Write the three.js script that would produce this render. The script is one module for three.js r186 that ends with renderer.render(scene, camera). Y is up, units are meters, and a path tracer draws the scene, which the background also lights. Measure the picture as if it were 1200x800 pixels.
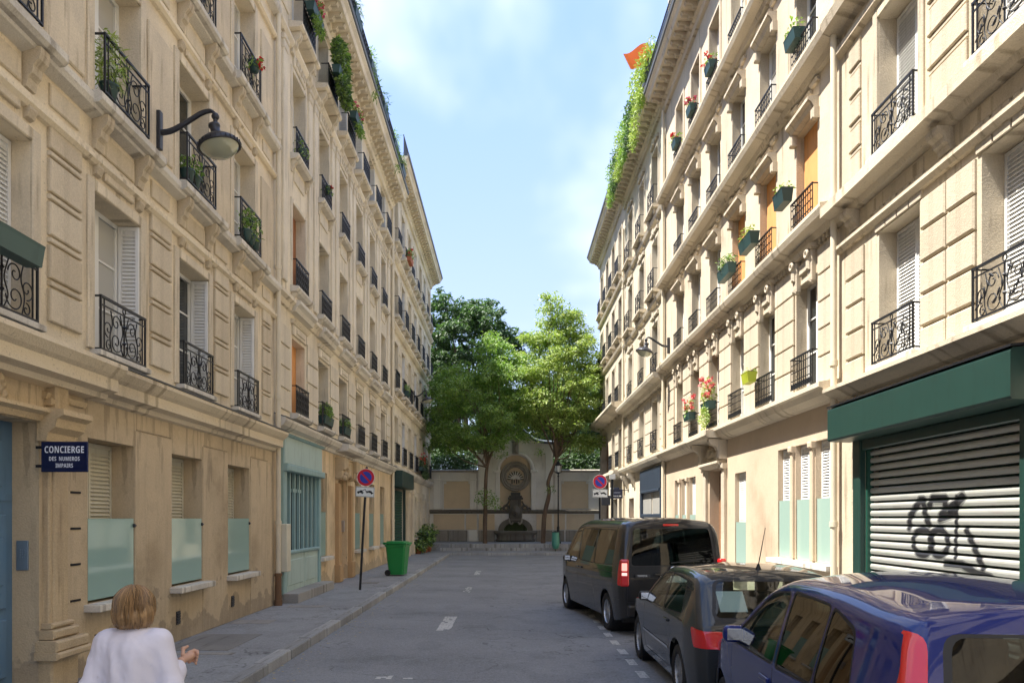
import * as THREE from 'three';
import { mergeGeometries } from 'three/addons/utils/BufferGeometryUtils.js';
import { RoundedBoxGeometry } from 'three/addons/geometries/RoundedBoxGeometry.js';
import { MarchingCubes } from 'three/addons/objects/MarchingCubes.js';

// ------------------------------------------------------------------ camera, sky, sun, exposure
const scene = new THREE.Scene();
const camera = new THREE.PerspectiveCamera(48.9, 1.5, 0.1, 900);
camera.position.set(0, 2, 0);
camera.lookAt(0, 2, -10);
camera.setViewOffset(1200, 800, 5, -207, 1200, 800);      // shift lens: verticals stay vertical
const renderer = new THREE.WebGLRenderer();
renderer.toneMapping = THREE.LinearToneMapping;
renderer.toneMappingExposure = 5.75;
renderer.shadowMap.enabled = true;
const SUN = new THREE.Vector3(-1, 1.9, -0.28).normalize();
const sun = new THREE.DirectionalLight(new THREE.Color(1, 0.945, 0.865), 2.45);
sun.position.copy(SUN).multiplyScalar(120); sun.target.position.set(0, 0, -20);
sun.castShadow = true; sun.shadow.radius = 1.5;
Object.assign(sun.shadow.camera, { left: -60, right: 60, top: 60, bottom: -60, near: 1, far: 300 });
sun.shadow.mapSize.set(4096, 4096);
scene.add(sun, sun.target);

// seeded random
let seed = 20240517;
const rnd = () => { seed = (seed * 1664525 + 1013904223) >>> 0; return seed / 4294967296; };
const rr = (a, b) => a + (b - a) * rnd();
const hash = (x, y, s) => { let h = (x * 374761393 + y * 668265263 + s * 2147483647) | 0; h = Math.imul(h ^ (h >>> 13), 1274126177); return ((h ^ (h >>> 16)) >>> 0) / 4294967296; };
// wrapping value noise, px/py lattice periods
function vnoise(u, v, px, py, s) {
  const x = u * px, y = v * py, xi = Math.floor(x), yi = Math.floor(y), fx = x - xi, fy = y - yi;
  const sx = fx * fx * (3 - 2 * fx), sy = fy * fy * (3 - 2 * fy), w = (a, n) => ((a % n) + n) % n;
  const a = hash(w(xi, px), w(yi, py), s), b = hash(w(xi + 1, px), w(yi, py), s), c = hash(w(xi, px), w(yi + 1, py), s), d = hash(w(xi + 1, px), w(yi + 1, py), s);
  return a + (b - a) * sx + (c - a) * sy + (a - b - c + d) * sx * sy;
}
function fbm(u, v, px, py, oct, s) { let t = 0, k = 0.5, n = 0; for (let i = 0; i < oct; i++) { t += k * vnoise(u, v, px << i, py << i, s + i); n += k; k *= 0.55; } return t / n; }
const clamp = (x, a = 0, b = 1) => Math.min(b, Math.max(a, x));
const sstep = (a, b, x) => { const t = clamp((x - a) / (b - a)); return t * t * (3 - 2 * t); };

{ // the sky: air, whiter towards the horizon, with thin broken cloud all round
  const W = 1024, H = 512, data = new Float32Array(W * H * 4);
  for (let j = 0; j < H; j++) {
    const el = ((j + 0.5) / H - 0.5) * Math.PI;              // row 0 is the bottom of the sphere
    for (let i = 0; i < W; i++) {
      const az = (i + 0.5) / W, e = Math.max(0, Math.sin(el));
      const t = Math.pow(1 - e, 2.6);
      let r = 0.076 + 0.10 * t, g = 0.125 + 0.075 * t, b = 0.25 + 0.01 * t;
      const sc = 1 / (e + 0.28);
      const n = fbm(az, sc * 0.16 + 0.13, 18, 14, 6, 5), n2 = fbm(az, sc * 0.3, 7, 9, 4, 31);
      const c = sstep(0.43, 0.70, 0.65 * n + 0.35 * n2) * 0.72;
      r += (0.30 - r) * c; g += (0.305 - g) * c; b += (0.32 - b) * c;
      if (el < 0) { r = 0.16; g = 0.15; b = 0.14; }
      const o = (j * W + i) * 4; data[o] = r; data[o + 1] = g; data[o + 2] = b; data[o + 3] = 1;
    }
  }
  const tx = new THREE.DataTexture(data, W, H, THREE.RGBAFormat, THREE.FloatType);
  tx.mapping = THREE.EquirectangularReflectionMapping; tx.magFilter = tx.minFilter = THREE.LinearFilter; tx.wrapS = THREE.RepeatWrapping; tx.needsUpdate = true;
  scene.background = tx; scene.environment = tx;
}

// ------------------------------------------------------------------ helpers: textures and materials
function tex(size, fn, colour = true, rep = 1) {
  const d = new Uint8Array(size * size * 4);
  for (let j = 0; j < size; j++) for (let i = 0; i < size; i++) {
    const c = fn((i + 0.5) / size, (j + 0.5) / size), o = (j * size + i) * 4;
    for (let k = 0; k < 3; k++) { let v = clamp(Array.isArray(c) ? c[k] : c); if (colour) v = v <= 0.0031308 ? v * 12.92 : 1.055 * Math.pow(v, 1 / 2.4) - 0.055; d[o + k] = Math.round(v * 255); }
    d[o + 3] = 255;
  }
  const t = new THREE.DataTexture(d, size, size, THREE.RGBAFormat); t.wrapS = t.wrapT = THREE.RepeatWrapping;
  t.magFilter = THREE.LinearFilter; t.minFilter = THREE.LinearMipmapLinearFilter; t.generateMipmaps = true;
  if (colour) t.colorSpace = THREE.SRGBColorSpace; t.repeat.set(rep, rep); t.needsUpdate = true; return t;
}
const stain = (u, v, s) => sstep(0.5, 0.78, fbm(u, v, 3, 3, 6, s));
const T = {};
// limestone: coarse blotches, fine grain, rain streaks with their own ragged outline, small pits
T.stone = tex(1024, (u, v) => {
  const a = fbm(u, v, 4, 4, 6, 1), g = vnoise(u, v, 340, 340, 7), st = sstep(0.52, 0.8, fbm(u, v, 34, 3, 4, 11)) * sstep(0.4, 0.7, fbm(u, v, 3, 3, 3, 17));
  const pit = sstep(0.86, 0.93, vnoise(u, v, 150, 150, 23)) * 0.25 * sstep(0.45, 0.6, a);
  const f = 0.90 + 0.50 * (a - 0.5) + 0.15 * (g - 0.5) - 0.36 * st - pit;
  return [f, f * (0.99 - 0.03 * st), f * (0.965 - 0.07 * st - 0.05 * (a - 0.5))];
}, true, 1 / 3.7);
T.stoneBump = tex(512, (u, v) => 0.5 * fbm(u, v, 24, 24, 4, 3) + 0.5 * vnoise(u, v, 200, 200, 9), false, 1 / 2.1);
// painted render: trowel clouds, darker dirty runs, scuffs
T.render = tex(1024, (u, v) => {
  const a = fbm(u, v, 5, 5, 6, 41), run = sstep(0.55, 0.75, fbm(u, v, 46, 4, 4, 47)), d = stain(u, v, 53), g = vnoise(u, v, 300, 300, 59);
  const f = 0.87 + 0.26 * (a - 0.5) + 0.08 * (g - 0.5) - 0.13 * run * d - 0.17 * d;
  return [f, f * (0.985 - 0.04 * d), f * (0.95 - 0.08 * d)];
}, true, 1 / 4.3);
// old rendered ground floors: rain runs from the cornice (3 m up and more) and splashed grime at the foot, both with ragged outlines
T.renderOld = tex(1024, (u, v) => {
  const y = v * 4.3, a = fbm(u, v, 5, 5, 6, 41), g = vnoise(u, v, 300, 300, 59), d = stain(u, v, 53), n = fbm(u, v, 60, 5, 4, 147), m = fbm(u, v, 9, 9, 5, 149), sc = sstep(0.66, 0.74, fbm(u, v, 30, 30, 3, 151));
  const run = sstep(0.5, 0.62, n) * (y > 2.5 + 2.2 * (fbm(u, 0.5, 40, 1, 3, 153) - 0.35) ? 1 : 0.25), foot = sstep(0.02, -0.04, y - 1.5 * m * m - 0.12);
  const f = 0.9 + 0.34 * (a - 0.5) + 0.1 * (g - 0.5) - 0.24 * run - 0.2 * d - 0.26 * foot - 0.06 * sc;
  return [f, f * (0.985 - 0.03 * d + 0.01 * foot), f * (0.95 - 0.07 * d + 0.05 * foot)];
}, true, 1 / 4.3);
T.asphalt = tex(1024, (u, v) => {
  const a = fbm(u, v, 4, 4, 6, 61), g = vnoise(u, v, 400, 400, 67), g2 = vnoise(u, v, 190, 190, 71), s = sstep(0.58, 0.72, fbm(u, v, 6, 6, 5, 73));
  const sp = sstep(0.9, 0.97, vnoise(u, v, 260, 260, 77)) * 0.3;
  const crack = sstep(0.012, 0.002, Math.abs(fbm(u, v, 5, 5, 5, 79) - 0.5)) * 0.3 * sstep(0.45, 0.6, fbm(u, v, 3, 3, 3, 81));
  const f = 0.84 + 0.34 * (a - 0.5) + 0.26 * (g - 0.5) + 0.18 * (g2 - 0.5) - 0.12 * s + sp - 1.2 * crack;
  return [f, f, f];
}, true, 1 / 5.1);
T.asphaltBump = tex(512, (u, v) => vnoise(u, v, 180, 180, 83) * 0.6 + vnoise(u, v, 80, 80, 85) * 0.4, false, 1 / 1.7);
T.paint = tex(512, (u, v) => { const a = fbm(u, v, 4, 4, 5, 91), s = sstep(0.6, 0.75, fbm(u, v, 20, 3, 4, 93)), f = 0.88 + 0.16 * (a - 0.5) - 0.1 * s; return [f, f * 0.995, f * 0.98]; }, true, 1 / 1.3);
T.bark = tex(256, (u, v) => { const a = fbm(u, v, 16, 3, 5, 101), f = 0.55 + 0.8 * (a - 0.4); return [f, f * 0.93, f * 0.84]; }, true, 1);
T.wave = tex(256, (u, v) => fbm(u, v, 3, 3, 3, 113), false, 1 / 1.1);
const C = (r, g, b) => new THREE.Color().setRGB(r, g, b);
const std = (r, g, b, rough, o = {}) => new THREE.MeshStandardMaterial({ color: C(r, g, b), roughness: rough, ...o });
const phy = (r, g, b, rough, o = {}) => new THREE.MeshPhysicalMaterial({ color: C(r, g, b), roughness: rough, ...o });
const stoneM = (r, g, b, o = {}) => std(r, g, b, 0.9, { map: T.stone, bumpMap: T.stoneBump, bumpScale: 0.006, ...o });
const renderM = (r, g, b, o = {}) => std(r, g, b, 0.88, { map: T.render, bumpMap: T.stoneBump, bumpScale: 0.005, ...o });
const paintM = (r, g, b, rough = 0.5, o = {}) => std(r, g, b, rough, { map: T.paint, ...o });
const M = {
  stoneA: stoneM(0.720, 0.622, 0.463), stoneA2: stoneM(0.760, 0.663, 0.499), stoneAd: stoneM(0.660, 0.561, 0.406),
  renderA: renderM(0.600, 0.484, 0.328, { map: T.renderOld }), stoneDoor: stoneM(0.620, 0.484, 0.302),
  stoneB: stoneM(0.750, 0.668, 0.520), stoneB2: stoneM(0.790, 0.714, 0.573), renderB: renderM(0.760, 0.597, 0.385, { map: T.renderOld }), stoneC: stoneM(0.750, 0.663, 0.499), stoneC2: stoneM(0.790, 0.704, 0.552),
  stoneR1: stoneM(0.600, 0.520, 0.391), stoneR1b: stoneM(0.635, 0.551, 0.416), stoneR1c: stoneM(0.565, 0.484, 0.359),
  stoneR2: stoneM(0.605, 0.520, 0.391), stoneR2b: stoneM(0.640, 0.556, 0.427), renderR2: renderM(0.60, 0.485, 0.36),
  stoneR3: stoneM(0.610, 0.541, 0.416), stoneR3b: stoneM(0.650, 0.581, 0.458), stoneR4: stoneM(0.600, 0.530, 0.416),
  ledge: stoneM(0.66, 0.62, 0.54), sill: stoneM(0.72, 0.68, 0.60), lead: std(0.16, 0.17, 0.18, 0.6, { metalness: 0.3 }),
  slate: std(0.10, 0.12, 0.15, 0.55), zinc: std(0.30, 0.35, 0.40, 0.45, { metalness: 0.4 }),
  iron: std(0.012, 0.013, 0.016, 0.45, { metalness: 0.2 }), ironG: std(0.035, 0.037, 0.045, 0.4, { metalness: 0.3 }),
  white: paintM(0.80, 0.80, 0.77, 0.5), shutter: paintM(0.84, 0.84, 0.82, 0.55), cream: paintM(0.70, 0.66, 0.52, 0.6),
  glass: phy(0.022, 0.028, 0.03, 0.04, { bumpMap: T.wave, bumpScale: 0.006 }), glassCurtain: phy(0.42, 0.41, 0.37, 0.85, { clearcoat: 1, clearcoatRoughness: 0.03 }),
  frost: phy(0.26, 0.42, 0.37, 0.5, { clearcoat: 1, clearcoatRoughness: 0.06 }),
  frostPlain: phy(0.30, 0.43, 0.37, 0.55, { clearcoat: 0.8, clearcoatRoughness: 0.1 }),
  dark: std(0.012, 0.012, 0.013, 0.9), body: std(0.30, 0.27, 0.22, 0.95),
  blind: std(0.78, 0.36, 0.12, 0.75, { map: T.paint }), blindBrown: std(0.36, 0.15, 0.06, 0.7, { map: T.paint }),
  blueDoor: paintM(0.125, 0.24, 0.38, 0.4), teal: paintM(0.30, 0.46, 0.46, 0.5), tealLight: paintM(0.45, 0.585, 0.545, 0.55), green: paintM(0.012, 0.045, 0.036, 0.42), greenDark: paintM(0.012, 0.075, 0.05, 0.5),
  navy: paintM(0.03, 0.045, 0.07, 0.45), wood: paintM(0.30, 0.15, 0.075, 0.5), woodTan: renderM(0.50, 0.33, 0.17),
  pipe: paintM(0.70, 0.62, 0.47, 0.6), pipeRust: paintM(0.17, 0.095, 0.05, 0.85),
  asphalt: std(0.255, 0.265, 0.28, 0.9, { map: T.asphalt, bumpMap: T.asphaltBump, bumpScale: 0.006 }),
  walk: std(0.30, 0.31, 0.32, 0.9, { map: T.asphalt, bumpMap: T.asphaltBump, bumpScale: 0.003 }),
  kerb: [0, 1, 2].map((i) => stoneM(0.33 + 0.06 * i, 0.34 + 0.06 * i, 0.345 + 0.06 * i)), slab: stoneM(0.34, 0.33, 0.31), slabDark: stoneM(0.24, 0.235, 0.225),
  ground: std(0.12, 0.12, 0.12, 0.95), soil: std(0.05, 0.035, 0.025, 1), terracotta: paintM(0.40, 0.13, 0.06, 0.8), pot: paintM(0.02, 0.06, 0.055, 0.5),
};
const leafM = (r, g, b, tr = 0.35) => phy(r, g, b, 0.75, { transmission: tr, thickness: 0, side: THREE.DoubleSide, vertexColors: true });

// ------------------------------------------------------------------ helpers: geometry
function metric(g) {                                           // uv in metres on the plane each face looks along
  if (g.index) g = g.toNonIndexed();
  const p = g.attributes.position, n = g.attributes.normal, uv = new Float32Array(p.count * 2);
  for (let i = 0; i < p.count; i++) {
    const ax = Math.abs(n.getX(i)), ay = Math.abs(n.getY(i)), az = Math.abs(n.getZ(i));
    if (ay > ax && ay > az) { uv[2 * i] = p.getX(i); uv[2 * i + 1] = p.getZ(i); } else if (ax > az) { uv[2 * i] = p.getZ(i); uv[2 * i + 1] = p.getY(i); } else { uv[2 * i] = p.getX(i); uv[2 * i + 1] = p.getY(i); }
  }
  g.setAttribute('uv', new THREE.BufferAttribute(uv, 2)); return g;
}
function tri(pos) { const g = new THREE.BufferGeometry(); g.setAttribute('position', new THREE.Float32BufferAttribute(pos, 3)); g.computeVertexNormals(); return metric(g); }
const q4 = (o, a, b, c, d) => o.push(...a, ...b, ...c, ...a, ...c, ...d);
const box = (w, h, d, x = 0, y = 0, z = 0) => metric(new THREE.BoxGeometry(w, h, d)).translate(x, y, z);
const rbox = (w, h, d, r, x = 0, y = 0, z = 0, s = 1) => metric(new RoundedBoxGeometry(w, h, d, s, r)).translate(x, y, z);
// raised stone: back on z = 0 (open), front chamfered
function panel(w, h, d, b = 0.015, x = 0, y = 0, z = 0) {
  const o = [], W = w / 2, H = h / 2, R = (s, zz) => [[-W + s, -H + s, zz], [W - s, -H + s, zz], [W - s, H - s, zz], [-W + s, H - s, zz]];
  const A = R(0, 0), B = R(0, d - b), F = R(b, d);
  for (let i = 0; i < 4; i++) { const j = (i + 1) % 4; q4(o, A[i], A[j], B[j], B[i]); q4(o, B[i], B[j], F[j], F[i]); }
  q4(o, F[0], F[1], F[2], F[3]); return tri(o).translate(x, y, z);
}
// profile [[out, y], ...] (closed on the wall side) run along x from x0 to x1
function sweep(prof, x0, x1, caps = true) {
  const o = [], n = prof.length;
  for (let i = 0; i < n - 1; i++) { const a = prof[i], b = prof[i + 1]; q4(o, [x0, a[1], a[0]], [x1, a[1], a[0]], [x1, b[1], b[0]], [x0, b[1], b[0]]); }
  if (caps) { const pts = prof.map((p) => new THREE.Vector2(p[0], p[1])), f = THREE.ShapeUtils.triangulateShape(pts, []);
    for (const t of f) { for (const k of t) o.push(x0, prof[k][1], prof[k][0]); for (const k of [t[0], t[2], t[1]]) o.push(x1, prof[k][1], prof[k][0]); } }
  return tri(o);
}
function wallGeo(u0, u1, y0, y1, holes, t) {                   // holes: [u0, u1, y0, y1, arched]
  const s = new THREE.Shape(); s.moveTo(u0, y0); s.lineTo(u1, y0); s.lineTo(u1, y1); s.lineTo(u0, y1); s.closePath();
  for (const h of holes) { const p = new THREE.Path(); p.moveTo(h[0], h[2]);
    if (h[4]) { const r = (h[1] - h[0]) / 2; p.lineTo(h[0], h[3] - r); for (let i = 1; i < 16; i++) { const a = Math.PI - (i / 16) * Math.PI; p.lineTo((h[0] + h[1]) / 2 + r * Math.cos(a), h[3] - r + r * Math.sin(a)); } p.lineTo(h[1], h[3] - r); } else { p.lineTo(h[0], h[3]); p.lineTo(h[1], h[3]); }
    p.lineTo(h[1], h[2]); p.closePath(); s.holes.push(p); }
  return metric(new THREE.ExtrudeGeometry(s, { depth: t, bevelEnabled: false }).translate(0, 0, -t));
}
const cyl = (r0, r1, h, n = 12, x = 0, y = 0, z = 0) => metric(new THREE.CylinderGeometry(r1, r0, h, n)).translate(x, y, z);
const V = (x, y, z = 0) => new THREE.Vector3(x, y, z);
const tube = (pts, r, seg = 16, rad = 5, closed = false) => metric(new THREE.TubeGeometry(new THREE.CatmullRomCurve3(pts.map((p) => (p.isVector3 ? p : V(...p))), closed), seg, r, rad, closed));
const lathe = (pts, n = 20) => metric(new THREE.LatheGeometry(pts.map((p) => new THREE.Vector2(p[0], p[1])), n));
function rod(a, b, r0, r1 = r0, n = 8) { const A = V(...a), B = V(...b), d = B.clone().sub(A), L = d.length(); const g = new THREE.CylinderGeometry(r1, r0, L, n); g.applyQuaternion(new THREE.Quaternion().setFromUnitVectors(V(0, 1, 0), d.normalize())); g.translate((A.x + B.x) / 2, (A.y + B.y) / 2, (A.z + B.z) / 2); return metric(g); }
const join = (list) => { list = list.map((g) => (g.index ? g.toNonIndexed() : g)); for (const g of list) for (const k of Object.keys(g.attributes)) if (!['position', 'normal', 'uv', 'color'].includes(k)) g.deleteAttribute(k); return list.length > 1 ? mergeGeometries(list) : list[0]; };
const cache = new Map();
const cached = (key, fn) => { if (!cache.has(key)) cache.set(key, fn()); return cache.get(key); };

// ------------------------------------------------------------------ helpers: objects
const taken = new Map();
const numbered = (n) => { const k = taken.get(n) ?? 0; taken.set(n, k + 1); return k ? `${n}_${String(k).padStart(3, '0')}` : n; };
function mesh(name, g, m, parent, x = 0, y = 0, z = 0) {
  if (Array.isArray(g)) g = join(g);
  const o = new THREE.Mesh(g, m); o.name = name; o.position.set(x, y, z); o.castShadow = o.receiveShadow = true; parent.add(o); return o;
}
function thing(name, label, category, pos = [0, 0, 0], turn = 0, group) {
  const o = new THREE.Group(); o.name = numbered(name); scene.add(o); o.position.set(...pos); o.rotation.y = turn;
  o.userData = { label, category }; if (group) o.userData.group = group; return o;
}
function solo(name, label, category, g, m, pos = [0, 0, 0], turn = 0, group) {
  const o = mesh(numbered(name), g, m, scene, ...pos); o.rotation.y = turn; o.userData = { label, category }; if (group) o.userData.group = group; return o;
}
function structure(name, g, m, label) { const o = mesh(name, g, m, scene); o.userData = { kind: 'structure', label, category: name.split('_').pop() }; return o; }

// ------------------------------------------------------------------ the ground
const XL = -5.05, XR = 5.6, KL = -3.08, KR = 3.95, END = 48.5;
structure('ground', box(700, 0.3, 700, 0, -0.19, -60), M.ground, 'grey ground beyond the street');
structure('road', box(KR - KL - 0.02, 0.04, 66, (KL + KR) / 2, -0.02, -12), M.asphalt, 'dark worn asphalt roadway running up to the fountain');
function kerbs(name, x, label, from, to, pave) {
  const p = structure(name, pave, M.walk, label);
  for (let d = from; d < to; d += 1.05) { const l = Math.min(1.04, to - d), k = Math.floor(rnd() * 3);
    mesh('kerb_stone', cached('kerb' + (l > 1.03 ? 1 : d), () => rbox(0.2, 0.26, l - 0.014, 0.02)), M.kerb[k], p, x + rr(-0.006, 0.006), 0.002 + rr(-0.006, 0.006), -(d + l / 2)); }
  return p;
}
const paveL = kerbs('pavement_by_concierge', KL - 0.1, 'grey asphalt pavement with granite kerb along the shaded houses', -4, 40.4, box(KL - 0.2 - XL, 0.2, 60, (KL - 0.2 + XL) / 2, 0.02, -20));
kerbs('pavement_by_shutter', KR + 0.1, 'pavement with granite kerb behind the parked cars', -4, 40.4, box(XR - KR - 0.2, 0.2, 60, (KR + 0.2 + XR) / 2, 0.02, -20));
// patches and slabs set into the near pavement
for (const [x, d, w, l, m] of [[-4.45, 11.4, 0.95, 1.5, M.slabDark], [-4.62, 13.6, 0.7, 0.5, M.slab], [-4.35, 10.4, 1.1, 0.16, M.slab], [-4.3, 16.0, 0.75, 0.32, M.slab], [-4.0, 21.8, 0.5, 0.5, M.slabDark]])
  mesh('pavement_slab', panel(w, l, 0.006, 0.003).rotateX(-Math.PI / 2), m, paveL, x, 0.121, -d);
{ // the far pavement across the end of the street, and the raised platform under the fountain
  const p = structure('pavement_at_fountain', box(KR - KL + 0.4, 0.2, 3.2, (KL + KR) / 2, 0.021, -42.1), M.walk, 'pavement across the end of the street before the fountain');
  for (let x = KL - 0.1; x < KR; x += 1.05) mesh('kerb_stone', cached('kerbx', () => rbox(1.04, 0.26, 0.2, 0.018)), M.kerb[Math.floor(rnd() * 3)], p, x + 0.52, 0.003, -40.5);
  const q = structure('platform', box(XR - XL, 0.5, 5.2, (XR + XL) / 2, 0.25, -46.1), M.walk, 'raised stone platform carrying the fountain and the trees');
  for (let x = -3.4; x < 4.3; x += 1.42) mesh('step_stone', cached('step', () => rbox(1.41, 0.24, 0.3, 0.02)), M.kerb[Math.floor(rnd() * 3)], q, x + 0.7, 0.40, -43.36);
  for (let x = -3.9; x < 4.3; x += 1.42) mesh('step_stone', cached('step2', () => rbox(1.41, 0.2, 0.3, 0.02)), M.kerb[Math.floor(rnd() * 3)], q, x + 0.7, 0.19, -43.33);
}
// worn paint on the road, flakes with ragged outline
function flake(w, l, keep) { const o = [], n = 14, m = Math.max(4, Math.round(n * w / l)); for (let i = 0; i < m; i++) for (let j = 0; j < n; j++) { if (rnd() > keep) continue; const a = w / m, b = l / n, x = -w / 2 + i * a, z = -l / 2 + j * b, e = () => rr(-0.18, 0.18); q4(o, [x + e() * a, 0, z + e() * b], [x + e() * a, 0, z + b + e() * b], [x + a + e() * a, 0, z + b + e() * b], [x + a + e() * a, 0, z + e() * b]); } return tri(o); }
M.mark = std(0.6, 0.6, 0.58, 0.85, { map: T.asphalt });
for (const [x, d, w, l, k] of [[-1.15, 14.3, 0.24, 1.9, 0.97], [-1.12, 21.0, 0.2, 1.6, 0.3], [-1.1, 27.5, 0.2, 2, 0.55], [-1.35, 9.2, 0.6, 0.9, 0.1]]) {
  const o = mesh(numbered('road_marking'), flake(w, l, k), M.mark, scene, x, 0.004, -d); o.userData = { kind: 'structure', label: 'worn white paint mark on the roadway', category: 'marking' }; }
for (let i = 0; i < 9; i++) { const d = 9.6 + i * 0.82; const o = mesh(numbered('parking_dash'), flake(0.12, 0.42, 0.95), M.mark, scene, 1.72, 0.004, -d); o.userData = { kind: 'structure', label: 'short white dash edging the parking bays', category: 'marking' }; }
{ // dry leaves and litter lying in the gutter: nobody could count them
  const o = []; for (let i = 0; i < 420; i++) { const x = KL + 0.04 + Math.pow(rnd(), 2) * 0.55, z = -rr(6, 40), s = rr(0.008, 0.03), a = rr(0, 6.28), c = Math.cos(a) * s, t = Math.sin(a) * s, y = rr(0.006, 0.02);
    q4(o, [x - c, y, z - t], [x + t * 0.6, y + 0.004, z - c * 0.6], [x + c, y, z + t], [x - t * 0.6, y, z + c * 0.6]); }
  const l = mesh('leaf_litter', tri(o), std(0.42, 0.34, 0.16, 0.9, { side: THREE.DoubleSide }), scene); l.userData = { kind: 'stuff', label: 'small dry leaves and scraps along the gutter', category: 'litter' };
}

// ------------------------------------------------------------------ facade kit
// local axes of every house: x along the street, y up, z out over the pavement
function house(name, label, side, dA, dB) {
  const left = side < 0, g = thing(name, label, 'building', [left ? XL : XR, 0, -(left ? dA : dB)], left ? Math.PI / 2 : -Math.PI / 2, 'terraced houses along the street');
  return { g, L: dB - dA, f: left ? 1 : -1, U: (d) => (left ? d - dA : dB - d), holes: [] };
}
const TH = 0.42;
const winFrame = (w, h) => cached(`wf${w},${h}`, () => {
  const a = 0.055, L = [box(a, h, 0.07, -w / 2 + a / 2, h / 2), box(a, h, 0.07, w / 2 - a / 2, h / 2), box(w - 2 * a, a, 0.07, 0, h - a / 2), box(w - 2 * a, 0.09, 0.07, 0, 0.045), box(0.095, h - 0.145, 0.085, 0, h / 2 + 0.018)];
  for (const s of [-1, 1]) { const c = s * (w / 4 + 0.005), v = w / 2 - 0.105; L.push(box(v, 0.028, 0.05, c, h * 0.36), box(v, 0.028, 0.05, c, h * 0.68)); L.push(box(0.035, h - 0.16, 0.055, s * (w / 2 - a - 0.018), h / 2 + 0.018)); }
  return join(L); });
const louvre = (w, h) => cached(`lv${w},${h}`, () => { const L = [box(0.045, h, 0.03, -w / 2 + 0.0225, h / 2), box(0.045, h, 0.03, w / 2 - 0.0225, h / 2), box(w - 0.09, 0.05, 0.03, 0, 0.025), box(w - 0.09, 0.05, 0.03, 0, h - 0.025), box(w - 0.09, h - 0.1, 0.006, 0, h / 2, -0.012)];
  const n = Math.floor((h - 0.12) / 0.052); for (let i = 0; i < n; i++) L.push(box(w - 0.1, 0.034, 0.008, 0, 0, 0).rotateX(-0.6).translate(0, 0.075 + i * 0.052, 0.004)); return join(L); });
function window_(b, d, y, w, h, o = {}) {
  const u = b.U(d); b.holes.push([u - w / 2, u + w / 2, y, y + h, o.arch]);
  const z = o.z ?? -0.31, f = mesh('window', winFrame(w, h), o.frame ?? M.white, b.g, u, y, z);
  const pm = o.pane ?? (rnd() < 0.42 ? M.glassCurtain : M.glass);
  for (const s of [-1, 1]) mesh('pane', cached(`pn${w},${h}`, () => box(w / 2 - 0.12, h - 0.16, 0.008)), pm, f, s * (w / 4 + 0.004), h / 2 + 0.018, 0.002);
  if (o.shut === 'jamb') { const s = mesh('shutter', louvre(0.27, h - 0.02), M.shutter, f, b.f * (w / 2 - 0.022), 0.01, 0.18); s.rotation.y = -b.f * (Math.PI / 2 - 0.06); }
  if (o.shut === 'closed') for (const s of [-1, 1]) mesh('shutter', louvre(w / 2 - 0.01, h - 0.02), M.shutter, f, s * w / 4, 0.01, o.sz ?? 0.1);
  if (o.shut === 'inside') for (const s of [-1, 1]) mesh('shutter', louvre(w / 2 - 0.01, h - 0.02), M.cream, f, s * w / 4, 0.01, 0.06);
  if (o.blind) mesh('blind', cached(`bl${w},${h},${o.drop ?? 1}`, () => box(w - 0.02, h * (o.drop ?? 1), 0.02, 0, h - h * (o.drop ?? 1) / 2)), o.blind, f, 0, 0, 0.08);
  return f;
}
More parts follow.
